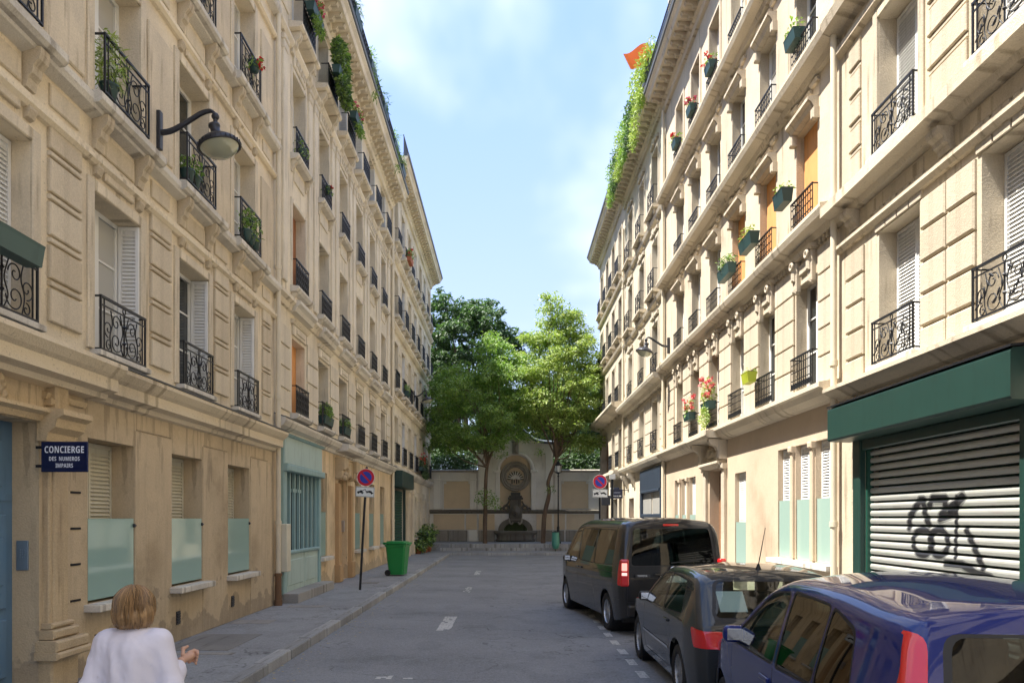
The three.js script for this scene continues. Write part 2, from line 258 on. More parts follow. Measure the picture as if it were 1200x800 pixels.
// ironwork: origin bottom centre, x across, z out
function spiral(cx, cy, r, turns, dir, a0, n = 22) { const p = []; for (let i = 0; i <= n; i++) { const t = i / n, a = a0 + dir * t * turns * 6.283, q = r * (1 - 0.82 * t); p.push(V(cx + q * Math.cos(a), cy + q * Math.sin(a), 0)); } return p; }
const RAIL = {
  scroll: (w, h) => { const r = 0.0085, L = [box(w, 0.03, 0.03, 0, h), box(w, 0.022, 0.022, 0, 0.02), box(w, 0.016, 0.016, 0, h - 0.1)];
    for (const s of [-1, 1]) { L.push(box(0.022, h, 0.022, s * (w / 2 - 0.011), h / 2), box(0.014, h, 0.014, s * (w / 2 - 0.09), h / 2), box(0.02, 0.02, 0.22, s * (w / 2 - 0.01), h, -0.12), box(0.02, 0.02, 0.22, s * (w / 2 - 0.01), 0.02, -0.12));
      const H = h - 0.12, q = w / 2 - 0.1;
      L.push(tube(spiral(s * q * 0.42, H * 0.32, H * 0.26, 1.4, s, 1.57 + s * 1.57), r, 26, 4), tube(spiral(s * q * 0.42, H * 0.76, H * 0.2, 1.3, -s, 1.57 + s * 1.57), r, 24, 4), tube(spiral(s * q * 0.82, H * 0.55, H * 0.2, 1.3, s, -1.57), r, 24, 4), tube(spiral(s * q * 0.8, H * 0.17, H * 0.13, 1.1, -s, 1.57), r, 18, 4));
      L.push(tube([V(s * q * 0.06, 0.03), V(s * q * 0.2, H * 0.3), V(s * q * 0.08, H * 0.6), V(s * q * 0.22, H)], r, 14, 4), tube([V(s * q * 0.66, 0.03), V(s * q * 0.74, H * 0.4), V(s * q * 0.62, H * 0.7), V(s * q * 0.7, H)], r, 14, 4)); }
    L.push(box(0.016, h - 0.1, 0.016, 0, h / 2 - 0.05)); for (const y of [0.3, 0.62]) L.push(metric(new THREE.OctahedronGeometry(0.032)).translate(0, h * y, 0)); L.push(metric(new THREE.TorusGeometry(0.035, 0.008, 4, 12)).translate(0, h - 0.05, 0)); return L; },
  leaf: (w, h) => { const L = RAIL.scroll(w, h); for (let i = 0; i < 16; i++) { const x = (i / 15 - 0.5) * w * 0.82, a = ((i % 5) - 2) * 0.5; const g = new THREE.SphereGeometry(0.05, 6, 4); g.scale(0.36, 1.1, 0.2); g.rotateZ(a); g.translate(x, h * (0.25 + 0.12 * (i % 5)), 0.006); L.push(metric(g)); } return L; },
  grid: (w, h) => { const L = [box(w, 0.03, 0.03, 0, h), box(w, 0.025, 0.02, 0, 0.03), box(w, 0.014, 0.014, 0, h * 0.3), box(w, 0.014, 0.014, 0, h * 0.55), box(w, 0.014, 0.014, 0, h * 0.8)]; const n = Math.round(w / 0.105); for (let i = 0; i <= n; i++) L.push(box(0.014, h, 0.014, (i / n - 0.5) * (w - 0.014), h / 2));
    for (let i = 0; i < n; i++) L.push(box(0.05, 0.1, 0.006, ((i + 0.5) / n - 0.5) * w, h * 0.12)); for (const s of [-1, 1]) L.push(box(0.02, 0.02, 0.2, s * (w / 2 - 0.01), h, -0.1)); return L; },
  dense: (w, h) => { const L = [box(w, 0.035, 0.035, 0, h), box(w, 0.03, 0.025, 0, 0.02), box(w, 0.014, 0.014, 0, h * 0.82)]; const n = Math.round(w / 0.13); for (let i = 0; i <= n; i++) L.push(box(0.018, h, 0.016, (i / n - 0.5) * (w - 0.018), h / 2));
    for (let i = 0; i < n; i++) for (const y of [0.17, 0.42, 0.66]) { const g = new THREE.TorusGeometry(0.05, 0.014, 4, 8); g.scale(0.9, 1.5, 1); L.push(metric(g).translate(((i + 0.5) / n - 0.5) * w, h * y, 0)); } for (const s of [-1, 1]) L.push(box(0.02, 0.02, 0.2, s * (w / 2 - 0.01), h, -0.1)); return L; },
};
const rail = (b, d, y, type, w, h, z = 0.07) => mesh('railing', cached(`rl${type}${w},${h}`, () => join(RAIL[type](w, h))), M.iron, b.g, b.U(d), y, z);
const course = (b, name, prof, m, u0 = 0, u1 = b.L) => mesh(name, sweep(prof, u0, u1), m, b.g);
const shift = (prof, dy, dz = 0) => prof.map(([z, y]) => [z <= 0 ? z : z + dz, y + dy]);
const stone = (b, key, geo, m, u, y, z = 0) => mesh('stone', cached(key, geo), m, b.g, u, y, z);
const pick = (...a) => a[Math.floor(rnd() * a.length)];
const bracketGeo = (w, h, p) => cached(`br${w},${h},${p}`, () => sweep([[0, 0], [p * 0.25, 0.02 * h], [p * 0.34, h * 0.25], [p * 0.55, h * 0.36], [p * 0.62, h * 0.55], [p * 0.9, h * 0.7], [p, h * 0.84], [p, h], [0, h]], -w / 2, w / 2));
const bracket = (b, u, y, w, h, p, m, name = 'bracket') => mesh(name, bracketGeo(w, h, p), m, b.g, u, y);
function architrave(b, d, y, w, h, m, t = 0.14, p = 0.035) { const u = b.U(d); mesh('architrave', cached(`ar${w},${h},${t},${p}`, () => join([panel(t, h + t, p, 0.012, -w / 2 - t / 2 - 0.004, (h + t) / 2), panel(t, h + t, p, 0.012, w / 2 + t / 2 + 0.004, (h + t) / 2), panel(w + 0.004, t, p, 0.012, 0, h + t / 2 + 0.004)])), m, b.g, u, y); }
function pipe(b, u, top, z = 0.09, y0 = 0.12) { const p = mesh('drainpipe', [cyl(0.055, 0.055, top - y0 - 0.7, 10, u, (top + y0 + 0.7) / 2, z), ...[1.9, 4.6, 7.4, 10.2, 13].filter((y) => y < top - 0.5).map((y) => cyl(0.072, 0.072, 0.09, 10, u, y, z))], M.pipe, b.g);
  mesh('pipe_shoe', [cyl(0.075, 0.068, 0.7, 10, u, y0 + 0.35, z), cyl(0.085, 0.085, 0.06, 10, u, y0 + 0.66, z), cyl(0.09, 0.085, 0.12, 10, u, y0 + 0.06, z)], M.pipeRust, p); return p; }
function roofOf(b, eave, m = M.slate, back = 9, top = 3.1) {
  mesh('mansard_roof', sweep([[-back, eave], [-0.3, eave], [-0.95, eave + 2.3], [-1.1, eave + 2.35], [-4, eave + top], [-back, eave + top]], 0, b.L), m, b.g);
  mesh('house_body', box(b.L, eave - 0.02, back - TH - 0.02, b.L / 2, eave / 2 - 0.01, -TH - 0.02 - (back - TH - 0.02) / 2), M.body, b.g);
}
const EAVE = [[0, -0.62], [0.09, -0.60], [0.12, -0.46], [0.2, -0.42], [0.2, -0.24], [0.62, -0.22], [0.66, -0.1], [0.74, -0.02], [0.74, 0.03], [0, 0.06]];
function eaves(b, y, m, step, mm) {
  course(b, 'eaves_cornice', shift(EAVE, y), m);
  const n = Math.floor(b.L / step); for (let i = 0; i < n; i++) mesh('modillion', cached('mod', () => sweep([[0.2, -0.41], [0.3, -0.40], [0.36, -0.33], [0.52, -0.32], [0.56, -0.235], [0.2, -0.235]], -0.085, 0.085)), mm, b.g, (i + 0.5) * b.L / n, y, 0);
  mesh('gutter', sweep([[0.70, 0.035], [0.78, 0.05], [0.80, 0.13], [0.70, 0.13]], 0, b.L), M.lead, b.g, 0, y, 0);
}
function walls(b, parts) { for (const [name, y0, y1, m] of parts) mesh(name, wallGeo(0, b.L, y0, y1, b.holes.filter((h) => h[2] >= y0 - 0.01 && h[2] < y1), TH), m, b.g); }

// ------------------------------------------------------------------ house A: shaded limestone front with the concierge sign
{
  const b = house('apartment_house', 'tan limestone house with concierge sign, blue door and scrolled railings', -1, -9, 16.2), S = () => pick(M.stoneA, M.stoneA2, M.stoneAd, M.stoneA);
  const cols = [14.35, 12.05, 9.7, 7.35, 5.0, 2.65], F = [[4.05, 1.93], [7.14, 1.86], [10.15, 1.9]];
  F.forEach(([y, h], k) => cols.forEach((d, i) => {
    if (k === 2 && d < 11) { b.holes.push([b.U(d) - 0.575, b.U(d) + 0.575, y, y + h]); mesh('pane', cached('pnA', () => box(1.15, 1.9, 0.02)), M.glass, b.g, b.U(d), y + h / 2, -0.3); return; }
    window_(b, d, y, 1.15, h, { shut: k === 0 ? (i === 3 ? 'closed' : 'jamb') : undefined, pane: i % 2 ? M.glass : M.glassCurtain });
    architrave(b, d, y, 1.15, h, M.stoneA2);
    rail(b, d, y + (k ? 0.04 : 0.0), 'scroll', 1.14, k ? 0.72 : 0.66, k ? 0.14 : 0.09);
    mesh('sill', cached('sillA', () => rbox(1.3, 0.07, 0.24, 0.012)), M.sill, b.g, b.U(d), y - 0.04, 0.02);
    if (k) { // projecting balconette slab on consoles
      mesh('balcony_slab', cached('slabA', () => join([sweep([[0, -0.16], [0.22, -0.14], [0.26, -0.1], [0.26, -0.02], [0.23, 0], [0, 0]], -0.84, 0.84)])), M.ledge, b.g, b.U(d), y - 0.08);
      for (const s of [-1, 1]) { bracket(b, b.U(d) + s * 0.52, y - 0.66, 0.16, 0.42, 0.2, M.stoneAd); mesh('console_drop', cached('drop', () => sweep([[0, 0], [0.05, 0.02], [0.08, 0.1], [0.06, 0.17], [0, 0.2]], -0.06, 0.06)), M.stoneAd, b.g, b.U(d) + s * 0.52, y - 0.97); }
      stone(b, 'frA', () => panel(0.8, 0.26, 0.03, 0.012), S(), b.U(d), y - 0.5);
      stone(b, 'frA2', () => panel(0.72, 0.16, 0.05, 0.014), S(), b.U(d), y - 0.86);
    }
  }));
  // piers between the windows
  const mids = cols.map((d) => d - 1.175).concat([15.63]);
  for (const d of mids) { const w = d > 15 ? 0.5 : 0.62, u = b.U(d);
    for (let r = 0; r < 5; r++) { stone(b, 'pA' + w, () => panel(w, 0.36, 0.045, 0.012), S(), u, 4.34 + r * 0.475); if (r < 4) stone(b, 'pAf' + w, () => panel(w, 0.05, 0.045, 0.01), S(), u, 4.34 + r * 0.475 + 0.237); }
    for (const y of [8.1, 11.1]) { stone(b, 'pB' + w, () => panel(w + 0.14, 1.75, 0.035, 0.014), S(), u, y); stone(b, 'pC' + w, () => panel(w - 0.06, 0.24, 0.03, 0.01), S(), u, y - 1.44); }
  }
  // ground floor: three low windows with frosted lower panes
  for (const d of [14.1, 11.83, 9.58]) { const u = b.U(d), f = window_(b, d, 0.97, 1.13, 2.0, { z: -0.38, pane: M.glass, frame: M.cream, shut: 'inside' });
    mesh('frosted_pane', cached('frA_', () => box(1.1, 0.99, 0.012)), M.frost, f, 0, 0.53, 0.37);
    mesh('clip', cached('clip', () => join([rbox(0.03, 0.05, 0.03, 0.006), rbox(0.05, 0.02, 0.03, 0.006, 0.02)])), M.ironG, f, b.f * 0.54, 0.93, 0.39);
    mesh('sill', cached('sillAg', () => rbox(1.3, 0.09, 0.36, 0.014)), M.sill, b.g, u, 0.92, 0.02);
    stone(b, 'hoodA', () => panel(1.02, 0.018, 0.014, 0.004), M.renderA, b.U(d + 1.13), 3.2);
    mesh('vent', cached('vent', () => join([box(0.13, 0.2, 0.012), ...[0, 1, 2, 3].map((i) => box(0.11, 0.02, 0.02, 0, -0.06 + i * 0.04, 0.006))])), M.ironG, b.g, u - 0.35, 0.48, 0.008); }
  for (const d of [15.35, 12.96, 10.7]) mesh('rendered_pier', metric(panel(d > 15 ? 1.3 : 1.1, 3.05, 0.012, 0.005, b.U(d) + 0.4, 1.655)).translate(-0.4, 0, 0), M.renderA, b.g);
  // door with deep stone surround
  b.holes.push([b.U(6.35), b.U(8.08), 0.12, 3.03]);
  const dr = mesh('door', [box(1.73, 2.91, 0.06, 0, 1.455), ...[-0.43, 0.43].flatMap((x) => [panel(0.62, 0.62, 0.03, 0.012, x, 0.5, 0.03), panel(0.62, 1.0, 0.03, 0.012, x, 1.42, 0.03), panel(0.5, 0.52, 0.045, 0.02, x, 1.42, 0.03), box(0.82, 0.07, 0.09, x, 2.1)])], M.blueDoor, b.g, b.U(7.215), 0.12, -0.32);
  for (const x of [-0.43, 0.43]) { mesh('door_panel', cached('dpanel', () => panel(0.5, 0.48, 0.03, 0.015)), M.blueDoor, dr, x, 2.45, 0.03); }
  mesh('knob', cyl(0.03, 0.03, 0.06, 12).rotateX(Math.PI / 2), std(0.5, 0.36, 0.12, 0.3, { metalness: 0.9 }), dr, 0.08, 1.0, 0.08);
  for (const [d, w] of [[8.32, 0.36], [6.1, 0.36]]) { const u = b.U(d); // pilasters
    mesh('pilaster', [panel(w, 2.3, 0.07, 0.012, u, 1.65), panel(w - 0.12, 2.1, 0.09, 0.01, u, 1.6)], M.stoneDoor, b.g);
    mesh('pilaster_base', [panel(w + 0.26, 0.12, 0.24, 0.02, u, 0.62), panel(w + 0.3, 0.08, 0.26, 0.02, u, 0.52), panel(w + 0.12, 0.1, 0.17, 0.02, u, 0.74), panel(w + 0.06, 0.06, 0.13, 0.02, u, 0.83), panel(w + 0.14, 0.36, 0.15, 0.02, u, 0.3)], M.stoneDoor, b.g);
    mesh('capital', [sweep([[0, 2.83], [0.1, 2.83], [0.12, 2.92], [0.2, 2.98], [0.22, 3.07], [0.29, 3.11], [0.29, 3.17], [0, 3.2]], u - w / 2 - 0.1, u + w / 2 + 0.1), panel(w - 0.05, 0.08, 0.1, 0.02, u, 3.27), panel(w - 0.12, 0.5, 0.12, 0.02, u, 3.44)], M.stoneDoor, b.g); }
  mesh('door_hood', [sweep([[0, 3.04], [0.05, 3.04], [0.08, 3.1], [0.15, 3.13], [0.15, 3.17], [0, 3.2]], b.U(6.3), b.U(8.13)), sweep([[0, 3.30], [0.04, 3.3], [0.07, 3.36], [0, 3.38]], b.U(8.13), b.U(8.9)), panel(0.75, 0.36, 0.035, 0.015, b.U(6.9), 3.45), panel(0.55, 0.2, 0.05, 0.015, b.U(6.9), 3.45)], M.stoneDoor, b.g);
  for (const x of [7.0, 7.15, 7.3]) mesh('carved_corbel', cached('corb', () => join([0, 1, 2, 3, 4].map((i) => metric(new THREE.SphereGeometry(0.06 + 0.012 * (i % 3), 8, 6)).translate(0.05 * Math.sin(i * 2.4), 0.05 * i, 0.08)))), M.stoneDoor, b.g, b.U(x), 3.16, 0);
  for (let i = 0; i < 6; i++) mesh('quoin_slot', cached('qs', () => box(0.2, 0.025, 0.014)), M.dark, b.g, b.U(8.76), 0.62 + i * 0.42, 0.001);
  mesh('intercom', [rbox(0.02, 0.32, 0.13, 0.006), ...Array.from({ length: 12 }, (_, i) => box(0.03, 0.014, 0.014, 0, 0.06 - Math.floor(i / 3) * 0.026, -0.025 + (i % 3) * 0.025))], std(0.26, 0.33, 0.40, 0.35, { metalness: 0.6 }), b.g, b.U(8.07), 1.6, -0.17);
  mesh('house_number_plate', box(0.12, 0.2, 0.012), std(0.02, 0.03, 0.14, 0.3), b.g, b.U(7.28), 3.5, 0.045);
  const CORN = [[0, 3.42], [0.06, 3.44], [0.08, 3.5], [0.2, 3.53], [0.2, 3.67], [0.25, 3.71], [0.32, 3.79], [0.32, 3.84], [0, 3.9]];
  course(b, 'cornice', CORN, M.stoneA, b.U(9.15)); course(b, 'cornice', shift(CORN, 0.001, 0.1), M.stoneA, 0, b.U(9.15));
  course(b, 'cornice_flashing', [[0, 3.905], [0.33, 3.845], [0.34, 3.865], [0, 3.93]], M.lead);
  const STR = [[0, 0], [0.05, 0.01], [0.09, 0.05], [0.09, 0.1], [0.05, 0.12], [0.05, 0.17], [0, 0.19]];
  const LED = [[0, -0.18], [0.14, -0.14], [0.17, -0.08], [0.17, 0], [0, 0.02]];
  for (const y of [6.28, 9.3, 12.3]) course(b, 'string_course', shift(STR, y), M.stoneA2);
  for (const y of [7.02, 10.04, 13.0]) course(b, 'ledge', shift(LED, y), M.ledge);
  walls(b, [['ground_floor_wall', 0, 3.6, M.renderA], ['wall', 3.6, 15.9, M.stoneA]]);
  eaves(b, 15.9, M.stoneA, 0.6, M.stoneA); roofOf(b, 15.9); pipe(b, b.L - 0.02, 15.3, 0.1);
}

// ------------------------------------------------------------------ house B: pilastered front over the teal shop
{
  const b = house('apartment_house', 'pale pilastered house over the pale teal shopfront', -1, 16.2, 32.4), S = () => pick(M.stoneB, M.stoneB2);
  const cols = [18.1, 20.55, 23.0, 25.45, 27.9, 30.35], F = [[4.46, 1.75], [7.42, 1.95], [10.5, 1.95], [13.5, 1.72]];
  F.forEach(([y, h], k) => cols.forEach((d, i) => {
    const u = b.U(d);
    window_(b, d, y, 1.12, h, { blind: (k === 0 && i === 0) ? M.blind : (k === 1 && i === 0) ? M.blindBrown : undefined, shut: k === 3 && i > 1 ? 'jamb' : undefined });
    rail(b, d, y + 0.02, 'dense', 1.1, k === 3 ? 0.6 : 0.62, k === 3 ? 0.27 : 0.1);
    mesh('sill', cached('sillB', () => sweep([[0, 0], [0.14, 0.02], [0.2, 0.08], [0.2, 0.13], [0, 0.15]], -0.7, 0.7)), M.sill, b.g, u, y - 0.16);
    if (k === 1 || k === 2) { architrave(b, d, y, 1.12, h, M.stoneB2, 0.1, 0.03); stone(b, 'apB', () => panel(0.85, 0.3, 0.03, 0.012), S(), u, y - 0.42); for (const s of [-1, 1]) bracket(b, u + s * 0.6, y - 0.42, 0.1, 0.26, 0.13, M.stoneB); }
    if (k === 0) { mesh('window_head', [panel(1.2, 0.24, 0.05, 0.012, u, y + h + 0.2), panel(0.7, 0.12, 0.075, 0.02, u, y + h + 0.2), sweep([[0, y + h + 0.33], [0.06, y + h + 0.33], [0.13, y + h + 0.41], [0, y + h + 0.43]], u - 0.68, u + 0.68)], S(), b.g); }
    if (k === 2) { mesh('carved_panel', cached('cpB', () => join([panel(1.0, 0.36, 0.05, 0.015), ...[-0.33, -0.11, 0.11, 0.33].map((x) => metric(new THREE.TorusGeometry(0.08, 0.024, 5, 10)).translate(x, 0, 0.055))])), M.stoneB2, b.g, u, y + h + 0.33); }
    if (k === 3) { mesh('balcony_slab', cached('slabB', () => sweep([[0, -0.16], [0.26, -0.14], [0.32, -0.1], [0.32, -0.02], [0, 0]], -0.86, 0.86)), M.stoneB2, b.g, u, y - 0.06); for (const s of [-1, 1]) bracket(b, u + s * 0.62, y - 0.7, 0.18, 0.48, 0.25, M.stoneB); }
  }));
  const mids = cols.map((d) => d + 1.225).concat([16.88]);
  for (const d of mids) { const u = b.U(d), e = d < 17 || d > 31;
    for (let r = 0; r < 4; r++) stone(b, 'rB' + e, () => panel(e ? 0.9 : 1.0, 0.44, 0.04, 0.012), S(), u, 4.66 + r * 0.49);
    for (const s of (e ? [0] : [-1, 1])) { mesh('pilaster', cached('pilB', () => panel(0.3, 5.3, 0.06, 0.015)), M.stoneB2, b.g, u + s * 0.27, 10.0); mesh('capital', cached('capB', () => join([panel(0.36, 0.12, 0.1, 0.02), panel(0.32, 0.2, 0.08, 0.02, 0, -0.16)])), S(), b.g, u + s * 0.27, 12.76); }
    stone(b, 'rB4', () => panel(0.7, 1.2, 0.03, 0.012), S(), u, 14.15); }
  // stepped course that breaks forward under every window
  const ST = [[0, -0.22], [0.06, -0.2], [0.1, -0.1], [0.18, -0.04], [0.18, 0.04], [0, 0.07]];
  course(b, 'string_course', shift(ST, 6.98), M.stoneB); for (const d of cols) course(b, 'string_course', shift(ST, 6.982, 0.09), M.ledge, b.U(d) - 0.8, b.U(d) + 0.8);
  course(b, 'frieze_course', [[0, 12.88], [0.06, 12.9], [0.12, 12.98], [0.12, 13.04], [0, 13.06]], M.stoneB2);
  const CORN = [[0, 3.86], [0.05, 3.88], [0.08, 3.96], [0.2, 4.02], [0.26, 4.12], [0.26, 4.18], [0, 4.26]];
  course(b, 'cornice', CORN, M.ledge); course(b, 'cornice_flashing', [[0, 4.265], [0.27, 4.185], [0.28, 4.2], [0, 4.29]], M.lead);
  // shopfront
  const sh = mesh('shopfront', [panel(0.24, 3.35, 0.1, 0.015, b.U(16.72), 1.95), panel(0.2, 3.0, 0.1, 0.015, b.U(19.82), 1.75), panel(3.36, 0.16, 0.2, 0.02, b.U(18.27), 3.13)], M.teal, b.g);
  mesh('fascia', [panel(3.3, 0.62, 0.12, 0.015, b.U(18.28), 3.53)], M.tealLight, sh);
  mesh('cornice', sweep([[0, 3.82], [0.16, 3.83], [0.2, 3.88], [0, 3.9]], b.U(16.6), b.U(19.95)), M.teal, sh);
  mesh('stall_riser', [panel(1.5, 0.86, 0.06, 0.015, b.U(17.62), 0.75), panel(1.3, 0.6, 0.075, 0.02, b.U(17.62), 0.75), panel(1.3, 0.86, 0.06, 0.015, b.U(19.05), 0.75), panel(1.1, 0.6, 0.075, 0.02, b.U(19.05), 0.75)], M.tealLight, sh);
  mesh('shop_sill', panel(2.95, 0.08, 0.11, 0.02, b.U(18.28), 1.22), M.teal, sh);
  for (let i = 0; i < 8; i++) mesh('mullion', cached('mulB', () => box(0.085, 1.84, 0.075)), M.teal, sh, b.U(16.98 + i * 0.386), 2.16, -0.02);
  for (const d of [17.75, 18.14]) mesh('transom', cached('traB', () => box(0.3, 0.08, 0.07)), M.teal, sh, b.U(d), 2.65, -0.02);
  for (let i = 0; i < 7; i++) mesh('pane', cached('paB', () => box(0.3, 1.84, 0.008)), M.glass, sh, b.U(17.173 + i * 0.386), 2.16, -0.05);
  mesh('door_step', rbox(3.4, 0.22, 0.5, 0.02), M.slab, b.g, b.U(18.3), 0.22, 0.17);
  mesh('meter_box', rbox(0.3, 1.05, 0.16, 0.02), M.cream, b.g, b.U(16.5), 1.35, 0.16);
  b.holes.push([b.U(16.86), b.U(19.72), 1.22, 3.1]);
  // low windows and the door with carved corbels
  for (const [d, w] of [[20.45, 1.0], [25.3, 1.0], [27.85, 1.05], [30.2, 1.05]]) { const f = window_(b, d, 0.95, w, 2.3, { z: -0.38, frame: M.cream, pane: M.glass }); mesh('frosted_pane', cached('frB' + w, () => box(w - 0.03, 1.2, 0.012)), M.frost, f, 0, 0.62, 0.34); mesh('sill', cached('sillBg', () => rbox(1.2, 0.1, 0.32, 0.014)), M.sill, b.g, b.U(d), 0.9, 0.03); }
  b.holes.push([b.U(22.35), b.U(23.6), 0.12, 3.18]); const dr = mesh('door', [box(1.25, 3.06, 0.05, 0, 1.53), panel(1.0, 1.1, 0.03, 0.012, 0, 0.75, 0.025), panel(1.0, 1.3, 0.03, 0.012, 0, 2.1, 0.025)], M.woodTan, b.g, b.U(22.975), 0.12, -0.3); mesh('intercom', rbox(0.03, 0.36, 0.16, 0.006), std(0.55, 0.55, 0.56, 0.3, { metalness: 0.7 }), b.g, b.U(23.58), 1.75, -0.16);
  for (const d of [22.1, 23.85]) { const u = b.U(d); mesh('pilaster', [panel(0.3, 2.9, 0.12, 0.02, u, 1.57), panel(0.4, 0.5, 0.17, 0.02, u, 0.38)], M.woodTan, b.g); mesh('corbel', [panel(0.36, 0.36, 0.34, 0.06, u, 3.6), panel(0.34, 0.26, 0.26, 0.06, u, 3.3), ...[0, 1, 2, 3, 4, 5].map((i) => metric(new THREE.SphereGeometry(0.085, 8, 6)).translate(u + 0.11 * Math.cos(i * 1.05), 3.18 + 0.05 * (i % 3), 0.26 + 0.03 * Math.sin(i)))], M.stoneDoor, b.g); }
  mesh('door_hood', [panel(1.45, 0.5, 0.16, 0.03, b.U(22.97), 3.5), panel(0.3, 0.4, 0.24, 0.03, b.U(22.97), 3.45)], M.stoneDoor, b.g); mesh('balcony_slab', sweep([[0, 3.92], [0.4, 3.95], [0.46, 4.02], [0.46, 4.14], [0, 4.2]], b.U(21.7), b.U(24.3)), M.ledge, b.g);
  walls(b, [['ground_floor_wall', 0, 4.0, M.renderB], ['wall', 4.0, 15.9, M.stoneB]]);
  eaves(b, 15.9, M.stoneB2, 0.43, M.stoneB); roofOf(b, 15.9); pipe(b, b.L - 0.05, 15.4);
  mesh('railing_screen', box(b.L, 0.78, 0.012, b.L / 2, 0.5, 0), M.iron, b.g, 0, 15.94, 0.585);
  mesh('roof_railing', [box(b.L, 0.035, 0.035, b.L / 2, 1.0), box(b.L, 0.03, 0.03, b.L / 2, 0.12), ...Array.from({ length: 150 }, (_, i) => box(0.016, 1.0, 0.016, (i + 0.5) * b.L / 150, 0.5)), ...Array.from({ length: 75 }, (_, i) => metric(new THREE.TorusGeometry(0.075, 0.014, 4, 8)).translate((i + 0.5) * b.L / 75, 0.82, 0))], M.iron, b.g, 0, 15.94, 0.62);
}

// ------------------------------------------------------------------ house C: far end of the shaded side
{
  const b = house('apartment_house', 'pale house with green shutter beside the fountain wall', -1, 32.4, 49.2), S = () => pick(M.stoneC, M.stoneC2);
  const cols = [33.75, 36.1, 38.45, 40.8, 43.15, 45.5, 47.85], F = [[4.5, 2.05], [7.75, 2.1], [11.0, 2.0], [14.3, 2.1]];
  F.forEach(([y, h], k) => cols.forEach((d, i) => { const u = b.U(d);
    window_(b, d, y, 1.15, h, { shut: i % 2 ? 'jamb' : undefined }); rail(b, d, y + 0.02, 'dense', 1.12, k === 3 ? 0.5 : 0.8, k > 1 ? 0.22 : 0.12); architrave(b, d, y, 1.15, h, M.stoneC2, 0.12, 0.04);
    if (k) { mesh('balcony_slab', cached('slabC', () => sweep([[0, -0.17], [0.22, -0.14], [0.28, -0.09], [0.28, -0.02], [0, 0]], -0.84, 0.84)), M.ledge, b.g, u, y - 0.02); for (const s of [-1, 1]) bracket(b, u + s * 0.6, y - 0.66, 0.17, 0.46, 0.21, M.stoneC); mesh('carved_panel', cached('cpC', () => join([panel(0.8, 0.2, 0.05, 0.015), panel(0.2, 0.3, 0.09, 0.03)])), M.stoneC2, b.g, u, y - 0.5); }
    const um = b.U(d + 1.175); if (d < 47) for (let r = 0; r < (k < 2 ? 5 : 1); r++) stone(b, 'rC' + (k < 2), () => panel(0.78, k < 2 ? 0.4 : 1.5, 0.03, 0.012), S(), um, k < 2 ? y + 0.2 + r * 0.45 : y + 0.9);
  }));
  for (const y of [7.3, 10.5, 13.6]) course(b, 'string_course', [[0, y - 0.2], [0.08, y - 0.17], [0.18, y - 0.05], [0.18, y + 0.02], [0, y + 0.05]], M.stoneC2);
  course(b, 'cornice', [[0, 3.95], [0.08, 3.97], [0.22, 4.1], [0.26, 4.2], [0.26, 4.28], [0, 4.34]], M.ledge);
  // green shop: box awning and closed roller shutter
  mesh('awning_box', rbox(3.9, 0.72, 0.5, 0.03), M.green, b.g, b.U(34.5), 3.72, 0.24); mesh('shop_frame', [panel(0.25, 3.3, 0.1, 0.02, b.U(32.75), 1.75), panel(0.25, 3.3, 0.1, 0.02, b.U(36.3), 1.75)], M.green, b.g);
  for (let i = 0; i < 26; i++) mesh('shutter_slat', cached('slatC', () => sweep([[-0.06, 0], [0, 0.01], [0.012, 0.06], [0, 0.105], [-0.06, 0.11]], -1.63, 1.63)), M.greenDark, b.g, b.U(34.52), 0.16 + i * 0.12, -0.05); b.holes.push([b.U(32.86), b.U(36.18), 0.13, 3.4]);
  b.holes.push([b.U(37.6), b.U(38.9), 0.12, 3.1]); mesh('door', [box(1.3, 2.98, 0.05, 0, 1.49), panel(1, 1.2, 0.03, 0.012, 0, 0.8, 0.025), panel(1, 1.2, 0.03, 0.012, 0, 2.15, 0.025)], M.wood, b.g, b.U(38.25), 0.12, -0.3);
  for (const d of [37.35, 39.15]) mesh('pilaster', [panel(0.36, 3.2, 0.16, 0.03, b.U(d), 1.7), panel(0.44, 0.3, 0.26, 0.05, b.U(d), 3.4), panel(0.44, 0.5, 0.22, 0.03, b.U(d), 0.37)], M.stoneC, b.g);
  for (const d of [41.2, 43.6, 46.1]) { window_(b, d, 0.95, 1.1, 2.25, { arch: true, pane: M.glassCurtain, shut: 'closed' }); mesh('sill', cached('sillBg', () => rbox(1.2, 0.1, 0.32, 0.014)), M.sill, b.g, b.U(d), 0.9, 0.03); for (let r = 0; r < 7; r++) stone(b, 'rCg', () => panel(1.05, 0.42, 0.03, 0.012), S(), b.U(d + 1.2), 0.4 + r * 0.47); }
  walls(b, [['ground_floor_wall', 0, 4.1, M.stoneC2], ['wall', 4.1, 17.6, M.stoneC]]); eaves(b, 17.6, M.stoneC2, 0.43, M.stoneC); roofOf(b, 17.6, M.zinc); pipe(b, 0.1, 15);
  mesh('roof_railing', [box(b.L, 0.035, 0.035, b.L / 2, 0.9), box(b.L, 0.03, 0.03, b.L / 2, 0.12), ...Array.from({ length: 110 }, (_, i) => box(0.018, 0.9, 0.018, (i + 0.5) * b.L / 110, 0.45))], M.ironG, b.g, 0, 17.64, 0.55);
  mesh('chimney', [box(1.1, 1.6, 0.6, b.L - 2, 21.3, -1.8), ...[-0.3, 0, 0.3].map((x) => cyl(0.1, 0.08, 0.4, 8, b.L - 2 + x, 22.3, -1.8))], M.stoneC, b.g);
}

